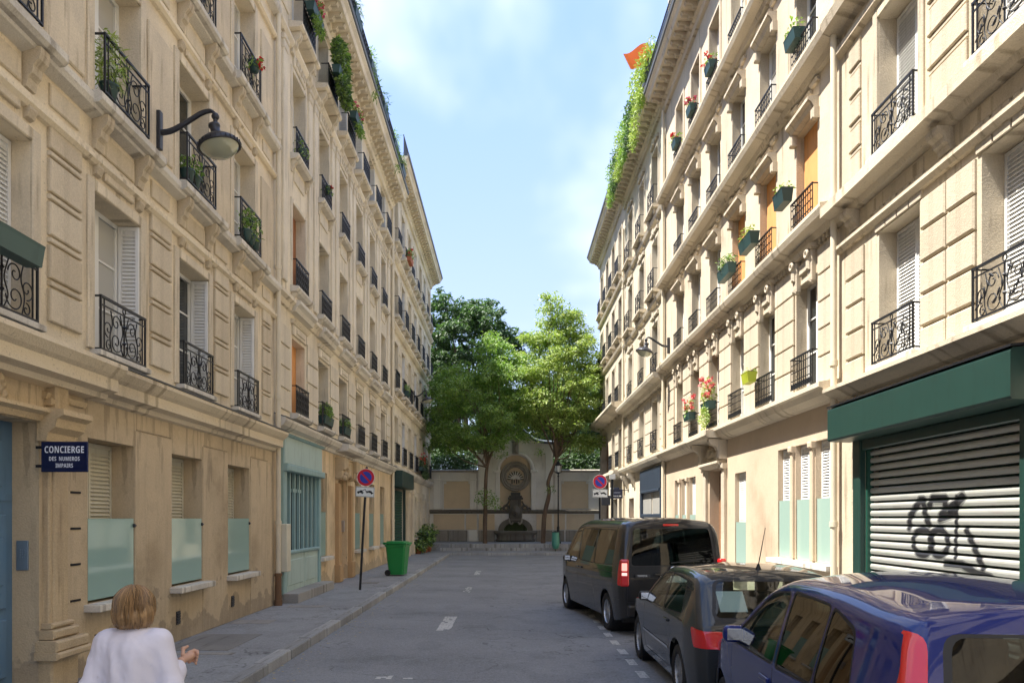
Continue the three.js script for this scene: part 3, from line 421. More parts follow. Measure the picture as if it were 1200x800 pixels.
// ------------------------------------------------------------------ house D: sunlit front with the green awning box and roller shutter
{
  const b = house('apartment_house', 'sunlit stone house with green awning box over a white roller shutter', 1, -9, 12.64), S = () => pick(M.stoneR1, M.stoneR1b, M.stoneR1c, M.stoneR1b);
  const cols = [10.75, 8.3, 5.85, 3.4], F = [[4.28, 2.02], [7.42, 2.1], [10.5, 2.1]];
  F.forEach(([y, h], k) => cols.forEach((d) => { const u = b.U(d);
    window_(b, d, y, 1.12, h, { shut: 'closed', z: -0.38 }); rail(b, d, y + 0.03, 'leaf', 1.16, 0.62, 0.1); mesh('sill', cached('sillD', () => rbox(1.3, 0.08, 0.3, 0.012)), M.sill, b.g, u, y - 0.045, 0.02);
    if (k < 2) for (const [i, x] of [-0.48, -0.16, 0.16, 0.48].entries()) stone(b, 'kD' + i, () => { const o = [], t = 0.145, c = 0.035 * (x > 0 ? 1 : -1) * (Math.abs(x) > 0.3 ? 1.6 : 0.5); const P = (z) => [[-t, 0, z], [t, 0, z], [t + c, 0.34, z], [-t + c, 0.34, z]]; const A = P(0), B = P(0.03); for (let q = 0; q < 4; q++) { const r = (q + 1) % 4; q4(o, A[q], A[r], B[r], B[q]); } q4(o, ...B); return tri(o); }, S(), u + x, y + h + 0.02);
    if (k === 1) architrave(b, d, y, 1.12, h, M.stoneR1b, 0.13, 0.04);
  }));
  // rusticated piers: chamfered blocks between the windows
  for (const d of [12.05, 9.53, 7.08, 4.63, 2.2]) { const u = b.U(d), w = d > 12 ? 0.72 : 1.2;
    for (let r = 0; r < 5; r++) { if (w > 1) for (const s of [-1, 1]) stone(b, 'bD' + s, () => panel(0.565, 0.4, 0.05, 0.02), S(), u + s * 0.3, 4.34 + r * 0.435); else stone(b, 'bDe', () => panel(0.6, 0.4, 0.05, 0.02), S(), u, 4.34 + r * 0.435); }
    for (let r = 0; r < 5; r++) { stone(b, 'bDu' + w, () => panel(w - 0.35, 0.34, 0.045, 0.015), S(), u, 7.65 + r * 0.44); stone(b, 'bDv' + w, () => panel(w - 0.35, 0.05, 0.02, 0.01), S(), u, 7.65 + r * 0.44 + 0.22); }
    bracket(b, u, 6.62, 0.26, 0.3, 0.22, M.stoneR1b); stone(b, 'fD', () => panel(1.5, 0.2, 0.025, 0.012), S(), u + 1.22, 6.76); }
  course(b, 'string_course', [[0, 6.42], [0.05, 6.43], [0.1, 6.49], [0.1, 6.54], [0.05, 6.56], [0.05, 6.6], [0, 6.62]], M.stoneR1b);
  course(b, 'cornice', [[0, 6.9], [0.1, 6.92], [0.14, 7.0], [0.34, 7.04], [0.34, 7.2], [0.28, 7.26], [0, 7.3]], M.stoneR1b);
  course(b, 'cornice', [[0, 3.96], [0.1, 3.98], [0.22, 4.06], [0.3, 4.1], [0.3, 4.16], [0, 4.2]], M.stoneR1); course(b, 'string_course', [[0, 9.7], [0.1, 9.75], [0.1, 9.85], [0, 9.9]], M.stoneR1b); course(b, 'cornice', [[0, 10.05], [0.3, 10.15], [0.34, 10.3], [0, 10.38]], M.stoneR1b);
  // awning box and roller shutter with painted scrawl
  const u0 = b.U(12.15), u1 = b.U(7.73);
  mesh('awning_box', [sweep([[0.06, 3.22], [0.4, 3.23], [0.42, 3.26], [0.42, 3.73], [0.4, 3.76], [0.06, 3.8]], u0, u1)], M.green, b.g); mesh('awning_flashing', sweep([[0, 3.81], [0.43, 3.77], [0.43, 3.795], [0, 3.835]], u0 - 0.01, u1 + 0.02), M.iron, b.g);
  mesh('shop_frame', [panel(0.24, 3.12, 0.09, 0.015, b.U(11.87), 1.68), panel(0.24, 3.12, 0.09, 0.015, b.U(7.97), 1.68), panel(3.66, 0.16, 0.06, 0.015, b.U(9.92), 3.14)], M.green, b.g);
  b.holes.push([b.U(11.76), b.U(8.08), 0.13, 3.22]); b.holes.push([b.U(7.2), b.U(2.4), 0.7, 3.22]); mesh('shop_window', box(4.8, 2.52, 0.02), M.glass, b.g, b.U(4.8), 1.96, -0.2);
  const cv = document.createElement('canvas'); cv.width = 1024; cv.height = 852; const cx = cv.getContext('2d'), X = (u) => (u - 0.88) / 3.68 * 1024, Y = (y) => (1 - (y - 0.14) / 3.06) * 852;
  cx.fillStyle = '#a9aaa3'; cx.fillRect(0, 0, 1024, 852);
  for (let i = 0; i < 1500; i++) { cx.fillStyle = `rgba(${90 + rnd() * 60 | 0},${92 + rnd() * 55 | 0},${82 + rnd() * 50 | 0},${0.03 + rnd() * 0.1})`; const w = 4 + rnd() * 60; cx.fillRect(rnd() * 1024, rnd() * 852, w, 2 + rnd() * 9); }
  cx.strokeStyle = 'rgba(16,16,18,0.95)'; cx.lineCap = 'round'; cx.lineJoin = 'round';
  const ring = (x, y, rx, ry) => Array.from({ length: 25 }, (_, i) => [x + rx * Math.cos(i * 0.2618), y + ry * Math.sin(i * 0.2618)]);
  for (const [lw, s] of [[21, [[2.07, 1.88], [2.09, 2.02], [2.34, 2.24], [2.43, 2.24], [2.47, 2.06], [2.56, 1.92]]], [21, [[2.58, 2.18], [2.65, 2.26], [2.94, 2.25], [2.94, 2.13], [2.82, 2.0], [3.12, 2.06]]], [17, ring(2.41, 1.67, 0.24, 0.17)], [17, ring(2.79, 1.68, 0.21, 0.17)], [12, [[3.18, 2.26], [3.19, 2.07], [3.17, 1.75], [3.16, 1.51]]], [24, [[3.05, 2.12], [3.3, 2.26]]], [17, [[3.39, 1.85], [3.51, 1.69], [3.71, 1.41]]], [18, [[2.94, 1.42], [3.3, 1.42], [3.6, 1.33], [3.85, 1.3], [3.88, 1.18]]]]) {
    for (const [g, a] of [[1.5, 0.35], [1, 0.8]]) { cx.lineWidth = lw * g * 1.35; cx.globalAlpha = a; cx.beginPath(); s.forEach((p, i) => (i ? cx.lineTo(X(p[0]), Y(p[1])) : cx.moveTo(X(p[0]), Y(p[1])))); cx.stroke(); } }
  cx.globalAlpha = 1; const ct = new THREE.CanvasTexture(cv); ct.colorSpace = THREE.SRGBColorSpace;
  const sm = std(1, 1, 1, 0.42, { map: ct, metalness: 0.15 });
  const rs = mesh('roller_shutter', [box(3.6, 3.06, 0.02, b.U(9.92), 1.68, -0.205), box(0.06, 3.06, 0.1, b.U(11.73), 1.68, -0.06), box(0.06, 3.06, 0.1, b.U(8.11), 1.68, -0.06), box(3.6, 0.06, 0.1, b.U(9.92), 3.18, -0.07)], M.greenDark, b.g);
  for (let i = 0; i < 26; i++) { const y = 0.15 + i * 0.1175, g = sweep([[-0.2, 0.004], [-0.075, 0], [-0.062, 0.008], [-0.054, 0.04], [-0.056, 0.062], [-0.072, 0.084], [-0.2, 0.088]], b.U(11.72), b.U(8.12), false).translate(0, y, 0);
    const p = g.attributes.position, uv = g.attributes.uv; for (let k = 0; k < p.count; k++) uv.setXY(k, (p.getX(k) - 0.88) / 3.68, (p.getY(k) - 0.14) / 3.06); mesh('slat', g, sm, rs); }
  walls(b, [['ground_floor_wall', 0, 3.9, M.stoneR1], ['wall', 3.9, 15.8, M.stoneR1]]); eaves(b, 15.8, M.stoneR1, 0.6, M.stoneR1); roofOf(b, 15.8);
  pipe(b, 0.03, 15.2, 0.12);
}

// ------------------------------------------------------------------ house E: sunlit front over the peach ground floor
{
  const b = house('apartment_house', 'sunlit stone house with peach rendered ground floor and bracketed window heads', 1, 12.64, 26.6), S = () => pick(M.stoneR2, M.stoneR2b);
  const cols = [24.35, 22.3, 20.25, 18.2, 16.15, 14.05], F = [[4.42, 2.02], [7.42, 1.95], [10.4, 1.9], [13.4, 2.1]];
  F.forEach(([y, h], k) => cols.forEach((d, i) => { const u = b.U(d);
    const bl = k === 1 && i > 2; window_(b, d, y, 1.0, h, { blind: bl ? M.blind : undefined, z: -0.24, pane: (k + i) % 3 ? M.glass : M.glassCurtain });
    rail(b, d, y + 0.03, 'grid', 1.04, 0.6, 0.1);
    if (k === 0) { // stepped double-bracket head
      for (const s of [-1, 1]) { mesh('bracket', cached('bkE', () => join([panel(0.17, 0.58, 0.1, 0.02), panel(0.12, 0.34, 0.15, 0.03, 0, 0.08), metric(new THREE.TorusGeometry(0.06, 0.03, 6, 12)).translate(0, 0.2, 0.15), panel(0.13, 0.12, 0.13, 0.04, 0, -0.26)])), M.stoneR2b, b.g, u + s * 0.36, y + h + 0.17); }
      mesh('window_head', cached('whE', () => join([panel(0.5, 0.2, 0.05, 0.015, 0, 0.26), sweep([[0, 0.44], [0.12, 0.45], [0.16, 0.52], [0, 0.54]], -0.55, 0.55)])), M.stoneR2b, b.g, u, y + h); }
    else if (k < 3) { // moulded hood with ears
      mesh('window_hood', cached('wdE', () => join([sweep([[0, 0], [0.1, 0.02], [0.14, 0.1], [0.2, 0.14], [0.2, 0.2], [0, 0.22]], -0.56, 0.56), panel(0.14, 0.2, 0.12, 0.02, -0.52, -0.1), panel(0.14, 0.2, 0.12, 0.02, 0.52, -0.1), sweep([[0, 0.38], [0.05, 0.38], [0.08, 0.44], [0, 0.45]], -0.3, 0.3), sweep([[0, 0.46], [0.05, 0.46], [0.08, 0.52], [0, 0.53]], -0.62, -0.3), sweep([[0, 0.46], [0.05, 0.46], [0.08, 0.52], [0, 0.53]], 0.3, 0.62), panel(0.05, 0.22, 0.05, 0.015, -0.2, 0.3), panel(0.05, 0.22, 0.05, 0.015, 0.2, 0.3)])), M.stoneR2b, b.g, u, y + h + 0.02); }
    else architrave(b, d, y, 1.0, h, M.stoneR2b, 0.12, 0.04);
  }));
  for (const d of cols.map((q) => q - 1.04).concat([25.6])) { const u = b.U(d), w = d > 25 ? 0.92 : d < 13.2 ? 0.66 : 1.0; for (let r = 0; r < 5; r++) stone(b, 'bE' + w, () => panel(w, 0.465, 0.045, 0.014), S(), u + (d < 13.2 ? -0.12 : 0), 4.62 + r * 0.49); }
  const LED = [[0, -0.3], [0.08, -0.28], [0.12, -0.18], [0.3, -0.12], [0.34, -0.02], [0.34, 0.04], [0, 0.1]];
  for (const y of [7.28, 10.26, 13.26]) course(b, 'ledge', shift(LED, y), M.stoneR2b);
  course(b, 'cornice', [[0, 4.0], [0.12, 4.02], [0.24, 4.1], [0.3, 4.2], [0.36, 4.22], [0.36, 4.3], [0, 4.36]], M.stoneR2b); mesh('dentils', Array.from({ length: 90 }, (_, i) => box(0.07, 0.1, 0.06, (i + 0.5) * b.L / 90, 6.93, 0.03)), M.stoneR2b, b.g);
  // ground floor: triple window, single window, door, second triple
  const lou = (d, w, y0, y1) => { const f = window_(b, d, y0, w, y1 - y0, { z: -0.36, pane: M.glass, shut: 'closed', sz: 0.24 }); mesh('frosted_pane', cached('frE' + w, () => box(w - 0.02, 1.15, 0.012)), M.frostPlain, f, 0, 0.58, 0.33); };
  for (const d of [15.15, 14.2, 13.25]) lou(d, 0.78, 1.2, 3.4); lou(18.05, 0.85, 0.75, 3.1); for (const d of [24.75, 23.75, 22.75]) lou(d, 0.8, 0.95, 3.25);
  mesh('sill', rbox(2.95, 0.1, 0.32, 0.014), M.sill, b.g, b.U(14.2), 1.14, 0.05); mesh('sill', rbox(1.05, 0.1, 0.3, 0.014), M.sill, b.g, b.U(18.05), 0.7, 0.05);
  for (const d of [14.68, 13.72, 24.25, 23.25]) { mesh('colonnette', [panel(0.12, 2.15, 0.06, 0.015, b.U(d), d > 20 ? 2.1 : 2.3), panel(0.17, 0.12, 0.1, 0.02, b.U(d), d > 20 ? 3.2 : 3.34)], M.renderR2, b.g); }
  b.holes.push([b.U(20.8), b.U(19.5), 0.12, 3.3]); const dr = mesh('door', [box(1.3, 3.18, 0.06, 0, 1.59), panel(1.0, 1.1, 0.03, 0.012, 0, 0.75, 0.03), panel(1.0, 1.4, 0.03, 0.012, 0, 2.2, 0.03)], M.wood, b.g, b.U(20.15), 0.12, -0.3); mesh('knob', metric(new THREE.SphereGeometry(0.04, 10, 8)), M.ironG, dr, 0.45, 1.1, 0.08);
  for (const d of [21.05, 19.25]) mesh('pilaster', [panel(0.24, 2.8, 0.1, 0.02, b.U(d), 1.9), panel(0.32, 0.5, 0.16, 0.03, b.U(d), 0.4), panel(0.3, 0.14, 0.16, 0.03, b.U(d), 3.34), panel(0.26, 0.5, 0.24, 0.04, b.U(d), 3.76)], M.stoneR2b, b.g);
  mesh('door_hood', [sweep([[0, 3.32], [0.14, 3.34], [0.24, 3.42], [0.24, 3.48], [0, 3.5]], b.U(21.1), b.U(19.2)), panel(1.3, 0.36, 0.08, 0.02, b.U(20.15), 3.72), ...[0, 1, 2, 3, 4, 5, 6].map((i) => metric(new THREE.SphereGeometry(0.09, 8, 6)).translate(b.U(20.15) - 0.42 + i * 0.14, 3.7 + 0.05 * Math.sin(i * 2), 0.09))], M.stoneR2b, b.g);
  mesh('balcony_slab', sweep([[0, 4.03], [0.5, 4.06], [0.56, 4.12], [0.56, 4.24], [0, 4.3]], b.U(21.2), b.U(19.1)), M.stoneR2b, b.g); for (const d of [21.05, 19.25]) bracket(b, b.U(d), 3.6, 0.2, 0.42, 0.46, M.stoneR2b);
  walls(b, [['ground_floor_wall', 0, 4.1, M.renderR2], ['wall', 4.1, 16.95, M.stoneR2]]); eaves(b, 16.95, M.stoneR2b, 0.45, M.stoneR2); roofOf(b, 16.95); pipe(b, 0.06, 16.4, 0.1);
  mesh('railing_screen', box(b.L, 0.75, 0.012, b.L / 2, 0.48, 0), M.iron, b.g, 0, 16.99, 0.565);
  mesh('roof_railing', [box(b.L, 0.035, 0.035, b.L / 2, 0.95), ...Array.from({ length: 120 }, (_, i) => box(0.016, 0.95, 0.016, (i + 0.5) * b.L / 120, 0.48)), ...Array.from({ length: 60 }, (_, i) => metric(new THREE.TorusGeometry(0.075, 0.014, 4, 8)).translate((i + 0.5) * b.L / 60, 0.6, 0))], M.iron, b.g, 0, 16.99, 0.6);
}

// ------------------------------------------------------------------ house F: planted roof terrace, dark shopfront
{
  const b = house('apartment_house', 'sunlit house with dark blue shopfront and planted roof terrace', 1, 26.6, 35.8), S = () => pick(M.stoneR3, M.stoneR3b);
  const cols = [34.1, 31.2, 28.4], F = [[4.5, 1.95], [7.35, 2.0], [10.5, 2.0], [13.6, 2.3]];
  F.forEach(([y, h], k) => cols.forEach((d, i) => { const u = b.U(d);
    window_(b, d, y, 1.12, h, { shut: (i + k) % 3 === 1 ? 'closed' : undefined }); rail(b, d, y + 0.03, 'scroll', 1.14, 0.75, k > 1 ? 0.2 : 0.1); architrave(b, d, y, 1.12, h, M.stoneR3b, 0.13, 0.04);
    if (k > 0) { mesh('balcony_slab', cached('slabF', () => sweep([[0, -0.16], [0.24, -0.13], [0.3, -0.09], [0.3, -0.02], [0, 0]], -0.84, 0.84)), M.stoneR3b, b.g, u, y - 0.02); for (const s of [-1, 1]) bracket(b, u + s * 0.6, y - 0.61, 0.17, 0.43, 0.22, M.stoneR3); mesh('window_head', cached('whF', () => join([panel(1.3, 0.14, 0.1, 0.02), panel(0.26, 0.26, 0.14, 0.03)])), M.stoneR3b, b.g, u, y + h + 0.3); }
  }));
  for (const d of [35.3, 32.65, 29.8, 27.2]) { const u = b.U(d), e = d > 35 || d < 28; for (let r = 0; r < 5; r++) stone(b, 'bF' + e, () => panel(e ? 0.75 : 1.25, 0.42, 0.03, 0.012), S(), u, 4.66 + r * 0.45); for (const y of [8.5, 11.5, 14.4]) stone(b, 'bG' + e, () => panel(e ? 0.7 : 1.0, 1.7, 0.03, 0.015), S(), u, y); }
  course(b, 'cornice', [[0, 6.78], [0.14, 6.82], [0.2, 6.95], [0.42, 7.02], [0.46, 7.12], [0.46, 7.18], [0, 7.24]], M.stoneR3b); course(b, 'string_course', [[0, 10.0], [0.12, 10.05], [0.16, 10.16], [0, 10.2]], M.stoneR3b); course(b, 'string_course', [[0, 13.1], [0.12, 13.15], [0.16, 13.26], [0, 13.3]], M.stoneR3b);
  course(b, 'cornice', [[0, 4.0], [0.1, 4.02], [0.3, 4.14], [0.34, 4.24], [0.34, 4.3], [0, 4.36]], M.stoneR3b);
  const sh = mesh('shopfront', [panel(4.1, 0.85, 0.14, 0.02, b.U(29.0), 3.5), panel(0.28, 2.95, 0.12, 0.02, b.U(26.95), 1.6), panel(0.28, 2.95, 0.12, 0.02, b.U(31.0), 1.6), panel(3.75, 0.12, 0.1, 0.02, b.U(29), 2.1), panel(3.75, 0.1, 0.16, 0.02, b.U(29), 3.04), panel(3.75, 0.7, 0.08, 0.02, b.U(29), 0.47)], M.navy, b.g);
  for (const [y, h] of [[2.57, 0.8], [1.45, 1.15]]) for (const d of [28.0, 30.0]) mesh('pane', box(1.8, h, 0.01), M.glassCurtain, sh, b.U(d), y, 0.02);
  b.holes.push([b.U(34.6), b.U(33.3), 0.12, 2.9]); mesh('door', [box(1.3, 2.78, 0.05, 0, 1.39), panel(1, 1.0, 0.03, 0.012, 0, 0.7, 0.025), panel(1, 1.2, 0.03, 0.012, 0, 1.95, 0.025)], M.wood, b.g, b.U(33.95), 0.12, -0.3);
  for (const d of [34.85, 33.05]) bracket(b, b.U(d), 3.35, 0.3, 0.62, 0.34, M.stoneR3b);
  walls(b, [['ground_floor_wall', 0, 4.1, M.stoneR3b], ['wall', 4.1, 17.3, M.stoneR3]]); eaves(b, 17.3, M.stoneR3b, 0.43, M.stoneR3); roofOf(b, 17.3); pipe(b, b.L - 0.05, 15.6);
  mesh('terrace_railing', [box(b.L, 0.035, 0.035, b.L / 2, 0.95), ...Array.from({ length: 80 }, (_, i) => box(0.018, 0.95, 0.018, (i + 0.5) * b.L / 80, 0.48))], M.iron, b.g, 0, 17.34, 0.6);
  mesh('chimney', [box(1.5, 4.4, 0.8, b.L - 1.2, 19.7, -0.9), box(1.65, 0.16, 0.95, b.L - 1.2, 21.98, -0.9), ...[-0.45, -0.15, 0.15, 0.45].map((x) => cyl(0.1, 0.08, 0.45, 8, b.L - 1.2 + x, 22.28, -0.9))], M.stoneR3b, b.g);
}

// ------------------------------------------------------------------ house G: far end of the sunny side, tall arched passage
{
  const b = house('apartment_house', 'far pale house with tall arched passage next to the fountain', 1, 35.8, 45.6), S = () => pick(M.stoneR4, M.stoneR3);
  const cols = [44.4, 42.0, 39.6, 37.2], F = [[4.5, 1.95], [7.7, 2.1], [10.9, 2.0], [14.0, 2.3]];
  F.forEach(([y, h], k) => cols.forEach((d, i) => { if (k === 0 && i < 2) return; const u = b.U(d);
    window_(b, d, y, 1.12, h, { shut: (i + k) % 4 === 2 ? 'closed' : undefined }); rail(b, d, y + 0.03, 'dense', 1.14, 0.75, k ? 0.22 : 0.2); architrave(b, d, y, 1.12, h, M.stoneR3b, 0.13, 0.04);
    if (k) { mesh('balcony_slab', cached('slabF', () => 0), M.stoneR3b, b.g, u, y - 0.02); for (const s of [-1, 1]) bracket(b, u + s * 0.6, y - 0.61, 0.17, 0.43, 0.22, M.stoneR3); }
    if (d > 36.5 && d < 44) for (let r = 0; r < (k ? 1 : 5); r++) stone(b, 'bH' + !!k, () => panel(0.9, k ? 1.7 : 0.42, 0.03, 0.012), S(), b.U(d - 1.2), k ? y + 1 : y + 0.16 + r * 0.45); }));
  course(b, 'balcony_slab', [[0, 7.2], [0.3, 7.25], [0.6, 7.36], [0.66, 7.46], [0.66, 7.56], [0, 7.6]], M.stoneR3b); course(b, 'string_course', [[0, 10.3], [0.12, 10.35], [0.16, 10.46], [0, 10.5]], M.stoneR3b); course(b, 'string_course', [[0, 13.4], [0.12, 13.45], [0.16, 13.56], [0, 13.6]], M.stoneR3b);
  mesh('balcony_slab', sweep([[0, 3.95], [0.3, 4.0], [0.56, 4.16], [0.56, 4.3], [0, 4.36]], b.U(41.0), b.L), M.stoneR3b, b.g);
  b.holes.push([b.U(45.0), b.U(41.6), 0.12, 7.0, true]); mesh('passage_gate', [box(3.4, 6.9, 0.08, 0, 3.45)], M.wood, b.g, b.U(43.3), 0.12, -0.38);
  b.holes.push([b.U(39.9), b.U(38.3), 0.12, 3.0], [b.U(37.8), b.U(36.5), 0.7, 3.0]); mesh('door', [box(1.6, 2.88, 0.05, 0, 1.44), panel(1.3, 1.0, 0.03, 0.012, 0, 0.7, 0.025), panel(1.3, 1.2, 0.03, 0.012, 0, 2.0, 0.025)], M.navy, b.g, b.U(39.1), 0.12, -0.3); mesh('shop_window', box(1.3, 2.3, 0.02), M.glass, b.g, b.U(37.15), 1.85, -0.2);
  walls(b, [['wall', 0, 17.7, M.stoneR4]]); eaves(b, 17.7, M.stoneR3b, 0.43, M.stoneR3); roofOf(b, 17.7, M.zinc); pipe(b, b.L - 0.05, 15.8);
  mesh('chimney', [box(0.9, 1.3, 0.6, 4, 21.0, -1.2), ...[-0.2, 0.2].map((x) => cyl(0.1, 0.08, 0.4, 8, 4 + x, 21.8, -1.2))], M.stoneR3b, b.g);
}

// ------------------------------------------------------------------ foliage kit
function taper(pts, r0, r1, rad = 8, seg = 10) {              // tapered limb through points
  const c = new THREE.CatmullRomCurve3(pts.map((p) => V(...p))), F = c.computeFrenetFrames(seg), o = [], ring = [];
  for (let i = 0; i <= seg; i++) { const P = c.getPoint(i / seg), r = r0 + (r1 - r0) * i / seg, a = []; for (let k = 0; k <= rad; k++) { const t = k / rad * 6.2832, q = r * (1 + 0.09 * Math.sin(3 * t + i)); a.push(P.clone().addScaledVector(F.normals[i], Math.cos(t) * q).addScaledVector(F.binormals[i], Math.sin(t) * q)); } ring.push(a); }
  const pos = [], uv = []; for (let i = 0; i < seg; i++) for (let k = 0; k < rad; k++) { const A = ring[i][k], B = ring[i][k + 1], D = ring[i + 1][k], E = ring[i + 1][k + 1]; for (const p of [A, B, E, A, E, D]) pos.push(p.x, p.y, p.z); const u = k / rad, w = (k + 1) / rad, s = i / 4, t = (i + 1) / 4; uv.push(u, s, w, s, w, t, u, s, w, t, u, t); }
  const g = new THREE.BufferGeometry(); g.setAttribute('position', new THREE.Float32BufferAttribute(pos, 3)); g.setAttribute('uv', new THREE.Float32BufferAttribute(uv, 2)); g.computeVertexNormals(); return g;
}
// blobs: [x, y, z, rx, ry, rz, leaves]; each leaf is a folded blade of its own
function leaves(blobs, len, wid, pal, shell = 0.55, droop = 0.25) {
  const pos = [], col = [];
  for (const [cx, cy, cz, rx, ry, rz, n] of blobs) for (let i = 0; i < n; i++) {
    let x, y, z, q; do { x = rr(-1, 1); y = rr(-1, 1); z = rr(-1, 1); q = x * x + y * y + z * z; } while (q > 1 || q < 1e-4);
    const k = Math.pow(q, shell / 2 - 0.5) ** 0.6; x *= k; y *= k; z *= k;
    const a = rr(0, 6.283), el = rr(-0.9, 0.7) - droop, L = len * rr(0.5, 1.55), w = wid * rr(0.6, 1.4), d = [Math.cos(a) * Math.cos(el), Math.sin(el), Math.sin(a) * Math.cos(el)], ro = rr(-0.9, 0.9), s = [-Math.sin(a) * Math.cos(ro), Math.sin(ro), Math.cos(a) * Math.cos(ro)];
    const P = [cx + x * rx, cy + y * ry, cz + z * rz], m = [P[0] + d[0] * L * 0.5, P[1] + d[1] * L * 0.5 + w * 0.2, P[2] + d[2] * L * 0.5], e = [P[0] + d[0] * L, P[1] + d[1] * L, P[2] + d[2] * L], l = m.map((v, j) => v + s[j] * w * 0.5), r = m.map((v, j) => v - s[j] * w * 0.5);
    pos.push(...P, ...l, ...e, ...P, ...e, ...r); const c = pal[Math.floor(rnd() * pal.length)], v = rr(0.8, 1.2); for (let j = 0; j < 6; j++) col.push(c[0] * v, c[1] * v, c[2] * v);
  }
  const g = new THREE.BufferGeometry(); g.setAttribute('position', new THREE.Float32BufferAttribute(pos, 3)); g.setAttribute('color', new THREE.Float32BufferAttribute(col, 3)); g.computeVertexNormals(); return g;
}
const leafMat = leafM(1, 1, 1, 0.58), petal = phy(1, 1, 1, 0.7, { transmission: 0.25, thickness: 0, side: THREE.DoubleSide, vertexColors: true }), barkM = std(0.20, 0.15, 0.11, 0.95, { map: T.bark });
const GREEN = [[0.20, 0.36, 0.045], [0.26, 0.43, 0.06], [0.15, 0.29, 0.035], [0.32, 0.47, 0.085]], LIME = [[0.30, 0.43, 0.06], [0.37, 0.50, 0.085], [0.23, 0.35, 0.05], [0.43, 0.52, 0.12]], DEEP = [[0.06, 0.14, 0.028], [0.085, 0.175, 0.034], [0.045, 0.105, 0.024], [0.11, 0.21, 0.042]];
function tree(name, label, base, trunk, r0, lobes, leafN, len, pal, group) {
  const g = thing(name, label, 'tree', base, 0, group), top = trunk[trunk.length - 1], wood = [taper(trunk, r0, r0 * 0.55, 9, 18)], blobs = [];
  for (const [x, y, z, r, ry] of lobes) {
    const s = trunk[Math.max(1, trunk.length - 1 - Math.floor(rnd() * 2))], mid = [(s[0] + x) / 2 + rr(-0.3, 0.3), (s[1] + y) / 2 - rr(0, 0.5), (s[2] + z) / 2 + rr(-0.3, 0.3)];
    wood.push(taper([s, mid, [x, y, z]], r0 * 0.36, r0 * 0.08, 6, 8));
    const n = Math.round(9 + r * 9); for (let i = 0; i < n; i++) { // twigs with leaf clumps spread through the lobe
      const a = rr(0, 6.283), e = Math.asin(rr(-0.85, 1)), far = rnd() < 0.22, q = r * (far ? rr(1.0, 1.4) : Math.pow(rnd(), 0.4)), p = [x + Math.cos(a) * Math.cos(e) * q, y + Math.sin(e) * q * ry, z + Math.sin(a) * Math.cos(e) * q];
      if (i < 9) wood.push(taper([[x, y, z], [(x + p[0]) / 2, (y + p[1]) / 2 + 0.1, (z + p[2]) / 2], p], r0 * 0.08, r0 * 0.03, 4, 4));
      const c = far ? rr(0.16, 0.3) : rr(0.26, 0.6); blobs.push([...p, c * 1.25, c * 0.62, c * 1.25, Math.round(leafN * c)]); } }
  mesh('trunk', wood, barkM, g); mesh('crown', leaves(blobs, len, len * 0.5, pal, 0.8), leafMat, g); return g;
}
const lobesIn = (cx, cy, cz, rx, ry, rz, n, r, yr = 0.75) => Array.from({ length: n }, (_, i) => { const a = i * 2.4, t = (i + 0.5) / n, v = 1 - 2 * t, h = Math.sqrt(1 - v * v), q = 0.72 + 0.2 * rnd(); return [cx + Math.cos(a) * h * rx * q, cy + v * ry * q, cz + Math.sin(a) * h * rz * q, r * rr(0.8, 1.25), yr]; });

